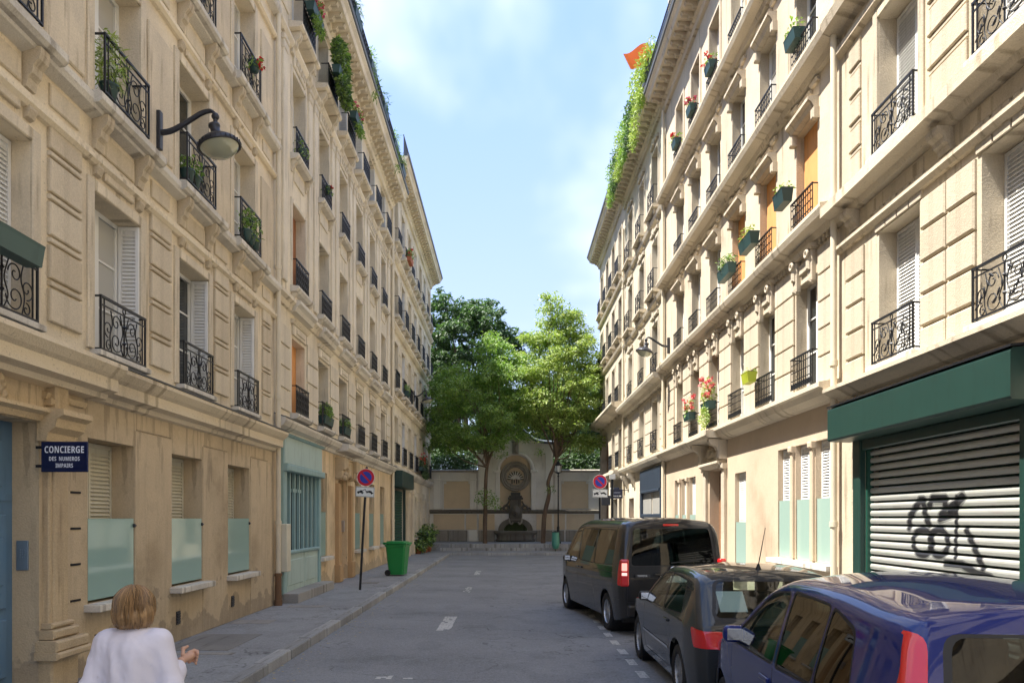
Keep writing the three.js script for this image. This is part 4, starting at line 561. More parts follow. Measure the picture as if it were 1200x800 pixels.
// ------------------------------------------------------------------ the end wall and its fountain
M.lime = std(0.84, 0.82, 0.76, 0.9, { map: T.render, bumpMap: T.stoneBump, bumpScale: 0.006 }); M.ochre = renderM(0.74, 0.60, 0.41); M.old = stoneM(0.17, 0.155, 0.125); M.oldPale = stoneM(0.34, 0.31, 0.26); M.oldDark = stoneM(0.10, 0.095, 0.08);
{
  const g = thing('garden_wall', 'whitewashed garden wall with ochre panels and an arched central bay', 'wall', [0.5, 0, -END]);
  const L = -5.56, R = 8;
  mesh('side_wall', box(-2.42 - L, 4.55, 0.5, (L - 2.42) / 2, 2.7, -0.25), M.lime, g); mesh('side_wall', box(R - 2.42, 4.55, 0.5, (R + 2.42) / 2, 2.7, -0.25), M.lime, g);
  const s = new THREE.Shape(); s.moveTo(-2.42, 0.4); s.lineTo(2.42, 0.4); s.lineTo(2.42, 6.8); s.lineTo(1.75, 6.85); s.quadraticCurveTo(1.0, 6.95, 0.55, 7.55); s.quadraticCurveTo(0, 8.0, -0.55, 7.55); s.quadraticCurveTo(-1.0, 6.95, -1.75, 6.85); s.lineTo(-2.42, 6.8); s.closePath();
  const p = new THREE.Path(); p.moveTo(-1, 2.5); p.lineTo(-1, 5.08); for (let i = 1; i < 20; i++) { const a = Math.PI * (1 - i / 20); p.lineTo(Math.cos(a), 5.08 + Math.sin(a)); } p.lineTo(1, 5.08); p.lineTo(1, 2.5); p.closePath(); s.holes.push(p);
  mesh('central_bay', metric(new THREE.ExtrudeGeometry(s, { depth: 0.62, bevelEnabled: false, curveSegments: 14 }).translate(0, 0, -0.5)), M.lime, g);
  mesh('niche_back', box(2.1, 3.8, 0.06, 0, 4.3, -0.2), M.ochre, g);
  const arch = new THREE.TorusGeometry(1.12, 0.1, 6, 28, Math.PI); arch.scale(1, 1, 0.9); mesh('archivolt', metric(arch), M.lime, g, 0, 5.08, 0.14);
  for (const x of [-1, 1]) { mesh('impost', panel(0.48, 0.16, 0.14, 0.03), M.lime, g, x * 1.2, 5.02, 0.12); mesh('pilaster', panel(0.26, 2.45, 0.05, 0.015), M.lime, g, x * 1.16, 3.76, 0.12); mesh('pilaster', panel(0.4, 4.1, 0.05, 0.015), M.lime, g, x * 2.15, 4.65, 0.12); }
  mesh('keystone', [panel(0.4, 0.85, 0.26, 0.05, 0, 6.55), panel(0.5, 0.2, 0.34, 0.05, 0, 6.98), panel(0.24, 0.5, 0.32, 0.06, 0, 6.45)], M.oldPale, g, 0, 0, 0.12);
  const cop = []; for (const sx of [-1, 1]) { const c = [[2.55, 6.86], [1.75, 6.92], [1.25, 7.05], [0.85, 7.32], [0.52, 7.65], [0, 7.86]]; for (let i = 0; i < 5; i++) cop.push(rod([sx * c[i][0], c[i][1], 0.02], [sx * c[i + 1][0], c[i + 1][1], 0.02], 0.13, 0.13, 6).scale(1, 1, 2.4)); } mesh('coping', cop, M.slate, g);
  for (const [a, c] of [[L, -2.43], [2.43, R]]) { mesh('coping', sweep([[-0.55, 4.97], [0.1, 4.97], [0.16, 5.03], [0.16, 5.08], [-0.2, 5.16], [-0.55, 5.08]], a, c), M.oldPale, g);
    mesh('ledge', sweep([[0, 2.3], [0.1, 2.34], [0.2, 2.42], [0.2, 2.5], [0, 2.56]], a, c), M.old, g); }
  mesh('ledge', sweep([[0.12, 2.3], [0.22, 2.34], [0.32, 2.42], [0.32, 2.5], [0.12, 2.56]], -2.43, 2.43), M.old, g);
  const notch = (w, h) => { const q = new THREE.Shape(), n = 0.16; q.moveTo(-w / 2, -h / 2); q.lineTo(w / 2, -h / 2); q.lineTo(w / 2, h / 2 - n); q.lineTo(w / 2 - n, h / 2 - n); q.lineTo(w / 2 - n, h / 2); q.lineTo(-w / 2 + n, h / 2); q.lineTo(-w / 2 + n, h / 2 - n); q.lineTo(-w / 2, h / 2 - n); q.closePath(); return metric(new THREE.ExtrudeGeometry(q, { depth: 0.03, bevelEnabled: false })); };
  for (const x of [-3.75, 3.85]) { mesh('ochre_panel', notch(1.75, 1.75), M.ochre, g, x, 3.5, 0.002); mesh('panel_rim', [panel(0.06, 1.9, 0.06, 0.015, x - 0.93, 3.47), panel(0.06, 1.9, 0.06, 0.015, x + 0.93, 3.47), panel(1.92, 0.06, 0.06, 0.015, x, 4.43)], M.lime, g); }
  for (const x of [-5.1, -2.75, 2.75, 4.9]) { mesh('pilaster', panel(0.4, 2.3, 0.05, 0.015), M.lime, g, x, 3.72, 0); mesh('capital', panel(0.46, 0.1, 0.09, 0.02), M.lime, g, x, 4.5, 0); }
  for (const [x, w, z] of [[-4.3, 2.0, 0], [-2.85, 0.7, 0], [-1.85, 1.0, 0.12], [1.85, 1.0, 0.12], [2.85, 0.7, 0], [4.2, 1.8, 0]]) mesh('ochre_panel', panel(w, 1.0, 0.03, 0.012), M.ochre, g, x, 1.76, z);
  for (const [x, w, z] of [[-4.9, 1.2, 0], [-3.7, 1.15, 0], [-2.75, 0.6, 0], [-1.85, 1.05, 0.12], [1.85, 1.05, 0.12], [2.8, 0.7, 0], [3.8, 1.1, 0], [4.8, 0.6, 0]]) mesh('plinth_stone', panel(w, 0.72, 0.08, 0.02), pick(M.oldPale, M.lime, M.oldPale), g, x, 0.86, z);
  // medallion with a radiating shell
  const md = mesh('medallion', [0.95, 0.82, 0.69].map((r, i) => metric(new THREE.TorusGeometry(r - 0.05, 0.075, 6, 40)).translate(0, 0, i === 1 ? 0.04 : 0)).concat([metric(new THREE.RingGeometry(0.6, 0.95, 40)).translate(0, 0, 0.02)]), M.oldPale, g, 0, 4.7, 0.0);
  mesh('shell', [0, 1, 2, 3, 4, 5, 6, 7, 8].map((i) => { const a = Math.PI * (0.06 + 0.11 * i), h = new THREE.SphereGeometry(0.25, 8, 6); h.scale(0.17, 1, 0.3); h.translate(0, 0.3, 0); h.rotateZ(a - Math.PI / 2); return metric(h).translate(0, -0.2, -0.06); }), M.lime, md);
  mesh('shell_hinge', [-0.22, -0.08, 0.08, 0.22].map((x, i) => box(0.07, 0.3 - 0.1 * (i % 2), 0.12, x, -0.33, -0.06)), M.oldDark, md);
  for (let i = 0; i < 10; i++) { const a = Math.PI * (0.0 + 0.11 * i); mesh('shell_rib', cached('srib', () => box(0.05, 0.22, 0.12, 0, 0.42, 0)), M.oldDark, md, 0, -0.2, -0.05).rotation.z = a - Math.PI / 2; }

  const f = thing('fountain', 'dark weathered stone wall fountain with carved mask and basin', 'fountain', [0.5, 0.5, -END + 0.13]);
  const bowl = lathe([[0, 0.05], [1.24, 0], [1.28, 0.12], [1.2, 0.2], [1.22, 0.42], [1.36, 0.52], [1.4, 0.62], [1.36, 0.7], [1.2, 0.7], [1.14, 0.5], [0, 0.42]], 36).scale(1, 1, 0.55); mesh('basin', bowl, M.old, f, 0, 0, 0.25);
  mesh('water', cyl(1.14, 1.14, 0.02, 30).scale(1, 1, 0.55), phy(0.03, 0.045, 0.02, 0.03), f, 0, 0.58, 0.25);
  const sh = new THREE.Shape(); sh.moveTo(-1.08, 0.6); sh.lineTo(-1.08, 0.8); sh.quadraticCurveTo(-0.95, 1.45, 0, 1.5); sh.quadraticCurveTo(0.95, 1.45, 1.08, 0.8); sh.lineTo(1.08, 0.6); sh.closePath(); const hp = new THREE.Path(); hp.moveTo(-0.78, 0.62); hp.quadraticCurveTo(-0.7, 1.2, 0, 1.24); hp.quadraticCurveTo(0.7, 1.2, 0.78, 0.62); hp.closePath(); sh.holes.push(hp); mesh('back_arch', metric(new THREE.ExtrudeGeometry(sh, { depth: 0.2, bevelEnabled: true, bevelSize: 0.03, bevelThickness: 0.03, bevelSegments: 1 })), M.old, f);
  mesh('moss_bed', rbox(1.5, 0.6, 0.1, 0.03, 0, 0.9, 0.02), std(0.05, 0.07, 0.025, 1, { map: T.stone }), f);
  mesh('pedestal', [sweep([[0, 1.2], [0.2, 1.22], [0.3, 1.34], [0.3, 1.5], [0.36, 1.56], [0.34, 2.1], [0.28, 2.3], [0.28, 2.7], [0, 2.7]], -0.36, 0.36), panel(0.86, 0.8, 0.26, 0.08, 0, 1.75)], M.old, f);
  mesh('pedestal_cap', [panel(0.96, 0.14, 0.42, 0.03, 0, 2.76), panel(0.82, 0.12, 0.36, 0.03, 0, 2.89), panel(0.62, 0.22, 0.3, 0.03, 0, 3.05)], M.oldDark, f);
  for (const x of [-1, 1]) { mesh('volute', [metric(new THREE.TorusGeometry(0.16, 0.075, 6, 16)).translate(x * 0.6, 2.16, 0.16), metric(new THREE.TorusGeometry(0.1, 0.06, 6, 12)).translate(x * 0.86, 2.06, 0.14), tube([[x * 0.42, 2.6, 0.16], [x * 0.52, 2.42, 0.18], [x * 0.66, 2.32, 0.17]], 0.06, 8, 6)], M.old, f); mesh('scroll', tube([[x * 0.4, 1.5, 0.22], [x * 0.36, 1.2, 0.3], [x * 0.24, 1.12, 0.32], [x * 0.16, 1.25, 0.33]], 0.055, 12, 6), M.oldPale, f); }
  const mask = new THREE.SphereGeometry(0.3, 18, 14), mp = mask.attributes.position; for (let i = 0; i < mp.count; i++) { let x = mp.getX(i), y = mp.getY(i), z = mp.getZ(i); if (z > 0) { z += 0.12 * Math.exp(-(x * x / 0.004 + (y + 0.02) ** 2 / 0.02)); for (const q of [-0.1, 0.1]) z -= 0.11 * Math.exp(-((x - q) ** 2 / 0.003 + (y - 0.07) ** 2 / 0.003)); z -= 0.12 * Math.exp(-(x * x / 0.008 + (y + 0.15) ** 2 / 0.002)); } mp.setXYZ(i, x, y * 1.25, z); } mask.computeVertexNormals(); mesh('mask', metric(mask), M.old, f, 0, 1.95, 0.3);
  mesh('spout', cyl(0.03, 0.03, 0.2, 8).rotateX(1.3), M.iron, f, 0, 1.73, 0.62);
}

// ------------------------------------------------------------------ trees
const street = (t) => t.scale.set(1.07, 1.05, 1.07);
street(tree('street_tree', 'young leafy tree with straight trunk before the garden wall', [-1.36, 0.5, -44.6], [[0, 0, 0], [0.02, 1.5, 0], [0.05, 3.2, 0.05], [0.12, 4.3, 0.05], [0.45, 5.3, 0]], 0.135, [...lobesIn(-0.45, 7.7, 0.2, 2.8, 2.7, 2.3, 17, 1.0, 0.6), [-2.4, 5.7, 0.3, 0.9, 0.6], [-1.3, 5.5, 0.5, 0.9, 0.5], [1.2, 10.3, 0, 1.1, 0.8], [0.3, 11.2, 0, 0.9, 0.8]], 225, 0.17, GREEN, 'pair of trees before the garden wall'));
street(tree('street_tree', 'tall airy tree with crooked trunk beside the fountain', [2.1, 0.5, -44.9], [[0, 0, 0], [0.1, 1.6, 0], [0.35, 2.9, 0.05], [0.3, 3.5, 0.05], [0.75, 4.8, 0], [0.8, 6.0, 0]], 0.14, [...lobesIn(0.95, 8.9, 0, 2.4, 3.5, 2.0, 22, 1.0, 0.7), [0.9, 12.3, 0, 0.95, 0.9], [0.4, 13.2, 0.2, 0.7, 1], [1.6, 12.8, -0.2, 0.6, 1], [2.6, 5.6, 0.3, 0.8, 0.5], [2.5, 7.0, 0.4, 1.0, 0.6], [2.7, 9.5, 0.2, 0.9, 0.7], [-0.9, 9.3, 0.3, 0.9, 0.7], [2.2, 11.4, 0, 0.9, 0.8], [-0.2, 11.6, 0, 0.8, 0.8]], 205, 0.17, LIME, 'pair of trees before the garden wall'));
{ const g = thing('tree_shoots', 'leafy shoots sprouting from the tree trunks before the wall', 'shoots', [-1.36, 0.5, -44.4]); mesh('foliage', leaves([[0.1, 2.7, 0.2, 0.75, 0.55, 0.5, 260], [0.5, 2.4, 0.1, 0.5, 0.4, 0.4, 120], [3.9, 3.2, 0, 0.3, 0.3, 0.3, 50], [3.2, 5.4, 0.2, 0.3, 0.25, 0.3, 60], [0.9, 5.3, 0.2, 0.5, 0.3, 0.3, 80]], 0.16, 0.07, GREEN), leafMat, g); }
for (const [x, d, h, rx, ry, n, pal, lab] of [[-3.2, 57, 14.1, 4.2, 4.6, 22, DEEP, 'dark broad tree rising behind the garden wall by the green-shuttered house'], [5.0, 58, 9.4, 4.0, 4.0, 20, DEEP, 'dark tree behind the garden wall by the arched passage'], [-6.8, 62, 11, 4.5, 4.5, 18, DEEP, 'dark tree deep in the garden behind the house with green shutter'], [1.2, 63, 8.4, 4.6, 3.6, 18, GREEN, 'mid green tree in the garden behind the fountain gable']])
  tree('garden_tree', lab, [x, 0, -d], [[0, 0, 0], [0.1, 3, 0], [0, h - 3, 0]], 0.3, lobesIn(0, h, 0, rx, ry, rx * 0.8, n, 1.45, 0.7), 190, 0.3, pal, 'trees in the garden behind the wall');
for (const [x, w, lab] of [[-4.2, 2.3, 'dark hedge over the garden wall beside the green-shuttered house'], [4.4, 2.3, 'dark hedge over the garden wall beside the arched passage']]) { const g = thing('garden_hedge', lab, 'hedge', [x, 0, -END - 1.6], 0, 'hedges behind the wall'); mesh('stems', [-0.8, 0, 0.8].map((q) => taper([[q, 0, 0], [q + 0.1, 2.5, 0], [q, 5, 0]], 0.08, 0.03, 5, 5)), barkM, g); mesh('foliage', leaves([[0, 4.9, 0, w, 1.5, 0.8, 4200], [0.6, 6.0, -0.4, w * 0.8, 1.0, 0.7, 2000]], 0.22, 0.11, DEEP), leafMat, g); }

// ------------------------------------------------------------------ street furniture
const canvasTex = (w, h, draw) => { const c = document.createElement('canvas'); c.width = w; c.height = h; const x = c.getContext('2d'); draw(x); const t = new THREE.CanvasTexture(c); t.colorSpace = THREE.SRGBColorSpace; return t; };
const faceUV = (w, h) => new THREE.PlaneGeometry(w, h);
{ // concierge sign, standing out from the wall
  const g = thing('concierge_sign', 'dark blue enamel sign reading CONCIERGE DES NUMEROS IMPAIRS', 'sign', [-4.735, 2.655, -8.02], 0.0);
  mesh('plate', rbox(0.5, 0.325, 0.02, 0.006), std(0.012, 0.02, 0.07, 0.25), g);
  const t = canvasTex(512, 333, (x) => { x.fillStyle = '#10183f'; x.fillRect(0, 0, 512, 333); x.strokeStyle = '#1e2850'; x.lineWidth = 6; x.strokeRect(8, 8, 496, 317); x.fillStyle = '#e9ecf2'; x.textAlign = 'center'; x.save(); x.scale(0.74, 1); x.font = 'bold 108px sans-serif'; x.fillText('CONCIERGE', 346, 122); x.font = 'bold 66px sans-serif'; x.fillText('DES  NUMEROS', 346, 212); x.fillText('IMPAIRS', 346, 290); x.restore(); });
  mesh('lettering', faceUV(0.485, 0.31), std(1, 1, 1, 0.3, { map: t }), g, 0, 0, 0.0125); for (const y of [0.1, -0.1]) mesh('bracket', box(0.06, 0.03, 0.03, -0.275, y), M.iron, g);
}
function wallLamp(side, d, y, reach, label) { // bell lamp on a swan-neck arm
  const g = thing('wall_lamp', label, 'street lamp', [side < 0 ? XL : XR, y, -d], side < 0 ? Math.PI / 2 : -Math.PI / 2, 'wall-mounted bell lamps');
  mesh('wall_plate', rbox(0.1, 0.55, 0.09, 0.012, 0, 0, 0.045), M.ironG, g);
  mesh('arm', [taper([[0, -0.03, 0.08], [0, 0.0, 0.25], [0, 0.14, 0.48], [0, 0.26, reach - 0.16], [0, 0.28, reach - 0.06], [0, 0.22, reach]], 0.042, 0.03, 8, 18), metric(new THREE.SphereGeometry(0.055, 10, 8)).translate(0, 0.2, reach), cyl(0.035, 0.03, 0.12, 10, 0, 0.11, reach)].map((q) => { q.deleteAttribute('uv'); return q; }), M.ironG, g);
  const h = mesh('lamp_head', lathe([[0.02, 0.09], [0.075, 0.08], [0.075, 0.05], [0.06, 0.04], [0.065, -0.03], [0.09, -0.06], [0.17, -0.1], [0.24, -0.15], [0.275, -0.19], [0.28, -0.235], [0.262, -0.24], [0.24, -0.2], [0.02, -0.1]], 28), M.ironG, g, 0, 0, reach); h.scale.setScalar(1.08); h.rotation.x = -0.24;
  for (let i = 0; i < 28; i++) mesh('vent_fin', cached('fin', () => box(0.012, 0.04, 0.01)), M.iron, h, 0.281 * Math.cos(i * 0.2244), -0.212, 0.281 * Math.sin(i * 0.2244)).rotation.y = -i * 0.2244;
  mesh('diffuser', lathe([[0.001, -0.37], [0.08, -0.36], [0.16, -0.325], [0.22, -0.275], [0.25, -0.23]], 28), phy(0.34, 0.35, 0.25, 0.12, { clearcoat: 1, clearcoatRoughness: 0.05 }), h);
  return g;
}
wallLamp(-1, 10.75, 7.55, 0.86, 'large black bell lamp on the concierge house wall');
wallLamp(1, 25.9, 7.95, 0.82, 'black bell lamp on the house with peach ground floor');
wallLamp(-1, 40.0, 8.5, 0.7, 'small black bell lamp on the wall of the green-shuttered house');
{ // lamp post
  const g = thing('lamp_post', 'slim black lamp post with lantern beside the crooked tree', 'street lamp', [2.95, 0.5, -43.8]);
  mesh('post', lathe([[0, 0], [0.16, 0], [0.16, 0.1], [0.12, 0.16], [0.11, 0.5], [0.13, 0.55], [0.09, 0.62], [0.07, 0.9], [0.085, 0.95], [0.045, 1.05], [0.035, 3.9], [0.06, 3.95], [0.03, 4.02], [0.05, 4.1], [0, 4.1]], 14), M.iron, g);
  const l = mesh('lantern', [lathe([[0.06, 4.1], [0.19, 4.16], [0.19, 4.18]], 6), lathe([[0.24, 4.55], [0.2, 4.62], [0.09, 4.74], [0.06, 4.8], [0.02, 4.82], [0.015, 4.94], [0, 4.95]], 6), ...[0, 1, 2, 3, 4, 5].map((i) => rod([0.18 * Math.cos(i * 1.047), 4.16, 0.18 * Math.sin(i * 1.047)], [0.235 * Math.cos(i * 1.047), 4.55, 0.235 * Math.sin(i * 1.047)], 0.012, 0.012, 5))], M.iron, g);
  mesh('lantern_glass', cyl(0.165, 0.22, 0.37, 6, 0, 4.36, 0), phy(0.5, 0.53, 0.5, 0.15, { clearcoat: 1 }), l);
}
// no-parking signs
const noPark = canvasTex(256, 256, (x) => { x.fillStyle = '#e9e4dd'; x.fillRect(0, 0, 256, 256); x.fillStyle = '#c3122b'; x.beginPath(); x.arc(128, 128, 121, 0, 7); x.fill(); x.fillStyle = '#1f3aa8'; x.beginPath(); x.arc(128, 128, 84, 0, 7); x.fill(); x.save(); x.translate(128, 128); x.rotate(Math.PI / 4); x.fillStyle = '#c3122b'; x.fillRect(-100, -14, 200, 28); x.restore(); });
const tow = canvasTex(256, 144, (x) => { x.fillStyle = '#e4e6e2'; x.fillRect(0, 0, 256, 144); x.strokeStyle = '#15171a'; x.lineWidth = 4; x.strokeRect(4, 4, 248, 136); x.fillStyle = '#15171a'; x.beginPath(); x.moveTo(18, 84); x.lineTo(24, 66); x.lineTo(52, 62); x.lineTo(62, 50); x.lineTo(92, 50); x.lineTo(96, 74); x.lineTo(112, 80); x.lineTo(112, 88); x.lineTo(18, 88); x.fill(); x.lineWidth = 7; x.beginPath(); x.moveTo(84, 62); x.lineTo(128, 32); x.lineTo(134, 58); x.stroke(); x.save(); x.translate(190, 74); x.rotate(0.22); x.beginPath(); x.moveTo(-56, 8); x.lineTo(-50, -8); x.lineTo(-26, -11); x.lineTo(-12, -24); x.lineTo(22, -24); x.lineTo(36, -8); x.lineTo(54, -4); x.lineTo(54, 8); x.fill(); for (const q of [-32, 32]) { x.beginPath(); x.arc(q, 10, 11, 0, 7); x.fill(); } x.restore(); for (const q of [36, 90]) { x.beginPath(); x.arc(q, 92, 11, 0, 7); x.fill(); } });
function parkSign(x, y0, d, top, lean, label) {
  const g = thing('no_parking_sign', label, 'sign', [x, y0, -d], 0, 'no-parking signs'); g.rotation.z = -lean;
  mesh('pole', [cyl(0.032, 0.032, top, 12, 0, top / 2), metric(new THREE.SphereGeometry(0.036, 10, 6)).translate(0, top, 0)], M.iron, g);
  const c = mesh('disc', cyl(0.235, 0.235, 0.02, 32).rotateX(Math.PI / 2), M.ironG, g, 0, top - 0.25, 0.045); const ge = new THREE.CircleGeometry(0.235, 36); mesh('disc_face', ge, std(1, 1, 1, 0.35, { map: noPark }), c, 0, 0, 0.0125);
  const p = mesh('plate', rbox(0.5, 0.27, 0.016, 0.006), M.white, g, 0, top - 0.63, 0.045); mesh('plate_face', faceUV(0.485, 0.255), std(1, 1, 1, 0.35, { map: tow }), p, 0, 0, 0.0105);
  for (const y of [top - 0.25, top - 0.63]) mesh('clamp', box(0.09, 0.05, 0.08, 0, y, 0.0), M.ironG, g);
}
parkSign(-3.88, 0.12, 19.7, 3.2, 0.055, 'no-parking sign with tow-away plate on the pavement by the green wheeled bin');
parkSign(3.02, 0, 24.6, 3.44, 0, 'no-parking sign with tow-away plate standing behind the dark van');
{ const g = thing('sign_post', 'black post with a small white plate before the arched passage', 'sign', [4.25, 0.12, -30.5]); mesh('pole', cyl(0.055, 0.055, 3.5, 10, 0, 1.75), M.iron, g); mesh('plate', rbox(0.24, 0.2, 0.02, 0.005, 0, 3.56, 0.05), M.white, g); mesh('box', rbox(0.36, 0.4, 0.14, 0.02, -0.26, 2.6, 0), M.ironG, g); }
{ const g = thing('hanging_sign', 'small navy sign with lobed top over the pavement by the dark shopfront', 'sign', [5.02, 3.12, -34.6]); mesh('plate', [rbox(0.56, 0.42, 0.05, 0.012), rbox(0.26, 0.1, 0.05, 0.012, 0, 0.24)], std(0.012, 0.02, 0.05, 0.35), g);
  const t = canvasTex(256, 192, (x) => { x.fillStyle = '#161d3a'; x.fillRect(0, 0, 256, 192); x.fillStyle = '#9fa8bd'; for (let i = 0; i < 9; i++) x.fillRect(44 + i * 19, 58, 12, 20); x.fillStyle = '#c9ccd2'; for (const [a, w] of [[24, 60], [96, 30], [140, 22], [176, 56]]) x.fillRect(a, 132, w, 26); }); mesh('face', faceUV(0.53, 0.39), std(1, 1, 1, 0.4, { map: t }), g, 0, 0, 0.028); mesh('bracket', box(0.34, 0.03, 0.03, 0.44, 0.17, 0), M.iron, g); }
{ const g = thing('lightbox_sign', 'blank white box sign beside the navy hanging sign', 'sign', [5.15, 3.2, -36.2]); mesh('box', rbox(0.46, 0.52, 0.16, 0.02), M.white, g); mesh('bracket', box(0.3, 0.04, 0.04, 0.36, 0.1, 0), M.iron, g); }
{ // wheeled bin
  const g = thing('wheeled_bin', 'bright green wheeled bin standing on the pavement edge', 'bin', [-3.62, 0.12, -24.7], -0.12), m = phy(0.012, 0.23, 0.05, 0.42), o = [];
  const ring = (y, w, d, z = 0, c = 0.05) => [[-w + c, y, -d + z], [w - c, y, -d + z], [w, y, -d + c + z], [w, y, d - c + z], [w - c, y, d + z], [-w + c, y, d + z], [-w, y, d - c + z], [-w, y, -d + c + z]]; const R = [ring(0.04, 0.235, 0.25), ring(0.95, 0.31, 0.33), ring(0.96, 0.335, 0.355), ring(1.03, 0.335, 0.355)]; for (let i = 0; i < 3; i++) for (let k = 0; k < 8; k++) q4(o, R[i][k], R[i][(k + 1) % 8], R[i + 1][(k + 1) % 8], R[i + 1][k]); for (let k = 1; k < 7; k++) o.push(...R[0][0], ...R[0][k], ...R[0][k + 1]);
  mesh('tub', tri(o), m, g); const lid = mesh('lid', [rbox(0.74, 0.05, 0.78, 0.02, 0, 0, 0), rbox(0.62, 0.05, 0.6, 0.024, 0, 0.035, 0), rbox(0.4, 0.03, 0.06, 0.01, 0, -0.02, 0.4)], m, g, 0, 1.065, 0); lid.rotation.x = 0.02;
  mesh('handle', tube([[-0.24, 1.02, -0.36], [-0.2, 1.04, -0.44], [0.2, 1.04, -0.44], [0.24, 1.02, -0.36]], 0.02, 14, 6), m, g);
  for (const s of [-1, 1]) { const w = mesh('wheel', [metric(new THREE.TorusGeometry(0.075, 0.028, 8, 18)).rotateY(Math.PI / 2), cyl(0.06, 0.06, 0.04, 14).rotateZ(Math.PI / 2)], std(0.012, 0.012, 0.012, 0.8), g, s * 0.28, 0.1, -0.26); }
  mesh('axle', rod([-0.28, 0.1, -0.26], [0.28, 0.1, -0.26], 0.012), M.ironG, g);
  g.rotation.y = Math.PI / 2 - 0.15;
}
{ const g = thing('bag_bin', 'pale green litter bag hung on a ring beside the lamp post', 'bin', [2.72, 0.12, -42.6]); mesh('post', cyl(0.03, 0.03, 1.15, 8, 0, 0.575, -0.2), M.green, g); mesh('ring', metric(new THREE.TorusGeometry(0.2, 0.02, 6, 20)).rotateX(Math.PI / 2).translate(0, 1.08, 0), M.green, g); mesh('bag', lathe([[0.02, 0.12], [0.16, 0.16], [0.23, 0.4], [0.22, 0.8], [0.2, 1.08], [0.215, 1.1]], 14), phy(0.12, 0.42, 0.32, 0.35, { transmission: 0.3, thickness: 0 }), g); }

// ------------------------------------------------------------------ plants and flowers
const PET = { red: [[0.6, 0.012, 0.02], [0.7, 0.03, 0.03]], pink: [[0.65, 0.05, 0.17], [0.75, 0.1, 0.25], [0.6, 0.03, 0.12]], salmon: [[0.8, 0.2, 0.18], [0.75, 0.1, 0.14]], orange: [[0.8, 0.22, 0.02]] };
function planter(label, side, d, y, out, o = {}) { // window box or pots with plants
  const g = thing(o.name ?? 'window_box', label, 'plant', [side < 0 ? XL : XR, y, -d], side < 0 ? Math.PI / 2 : -Math.PI / 2, o.group ?? 'window plants');
  const w = o.w ?? 0.6, h = o.h ?? 0.18;
  if (o.pots) for (let i = 0; i < o.pots; i++) mesh('pot', cached('potg', () => lathe([[0, 0], [0.075, 0], [0.105, 0.16], [0.12, 0.16], [0.12, 0.19], [0.1, 0.19], [0.09, 0.15], [0, 0.15]], 14)), o.pm ?? M.pot, g, (i - (o.pots - 1) / 2) * 0.24, 0, out);
  else { mesh('trough', [sweep([[out - 0.08, 0], [out + 0.08, 0], [out + 0.11, h], [out + 0.12, h + 0.03], [out - 0.12, h + 0.03], [out - 0.11, h]], -w / 2, w / 2)], o.pm ?? M.pot, g); mesh('soil', box(w - 0.03, 0.01, 0.19, 0, h + 0.035, out), M.soil, g); }
  const n = o.n ?? 160, r = o.r ?? 0.2; if (n) mesh('foliage', leaves([[0, h + r * 0.7, out, w / 2 + 0.04, r, 0.17, n], ...(o.trail ? [[0, -o.trail * 0.4, out + 0.1, w * 0.45, o.trail * 0.6, 0.1, n]] : [])], o.len ?? 0.085, o.wid ?? 0.045, o.pal ?? GREEN, 0.8), leafMat, g);
  if (o.fl) mesh('flowers', leaves(Array.from({ length: o.fn ?? 9 }, () => [rr(-w / 2, w / 2), h + r * rr(0.5, 1.9), out + rr(-0.1, 0.16), 0.05, 0.045, 0.05, 26]), 0.05, 0.045, PET[o.fl], 0.8), petal, g).userData.kind = 'stuff';
  return g;
}
planter('green window box hooked on the scrolled railing over the blue door', -1, 7.15, 4.55, 0.22, { w: 1.0, n: 0, pm: paintM(0.06, 0.12, 0.11, 0.5) });
planter('feathery bright green fern behind the railing above the concierge windows', -1, 9.35, 7.2, 0.08, { pots: 1, w: 0.35, r: 0.42, n: 420, len: 0.12, wid: 0.018, pal: LIME });
planter('small green plants in pots behind the railing beside the big bell lamp', -1, 11.75, 7.2, 0.08, { pots: 2, w: 0.5, r: 0.16, n: 150 });
planter('leafy pot plants spilling through the railing next to the drainpipe', -1, 14.3, 7.2, 0.14, { pots: 3, w: 0.8, r: 0.28, n: 330 });
planter('red geranium on the third floor railing near the drainpipe', -1, 14.3, 10.5, 0.22, { pots: 1, h: 0.02, w: 0.4, r: 0.12, n: 60, fl: 'red', fn: 4 });
planter('pink petunias on the top floor balcony beside the drainpipe', -1, 18.0, 13.9, 0.42, { w: 0.9, r: 0.25, n: 250, fl: 'pink', fn: 22, trail: 0.3 });
planter('big bush of dark foliage overflowing a top floor balcony', -1, 20.5, 13.8, 0.5, { w: 1.3, r: 0.62, n: 1500, len: 0.13, wid: 0.08, pal: DEEP.concat(GREEN), trail: 0.5 });
planter('pink and red flowers next to the overflowing bush', -1, 22.8, 13.9, 0.45, { w: 1.0, r: 0.25, n: 260, fl: 'pink', fn: 18, trail: 0.3 });
planter('thin climbing sprigs on the third floor railing beside the drainpipe', -1, 17.9, 10.6, 0.12, { pots: 1, h: 0.02, w: 0.6, r: 0.25, n: 70, pal: GREEN });
planter('single red flower on the third floor of the pilastered house', -1, 20.5, 10.85, 0.14, { pots: 1, h: 0.02, w: 0.3, r: 0.1, n: 40, fl: 'red', fn: 2 });
planter('leafy green box behind a first floor railing over the teal shop', -1, 20.6, 4.55, 0.06, { w: 0.95, r: 0.26, n: 520 });
planter('green plants behind a first floor railing above the carved door', -1, 23.0, 4.55, 0.06, { w: 0.8, r: 0.2, n: 240 });
planter('terracotta flower box on an upper balcony of the green-shuttered house', -1, 36.0, 14.2, 0.36, { w: 0.9, r: 0.3, n: 300, pm: M.terracotta, fl: 'red', fn: 8 });
planter('mixed plants along a second floor balcony of the green-shuttered house', -1, 36.1, 7.85, 0.2, { w: 0.8, r: 0.25, n: 240 });
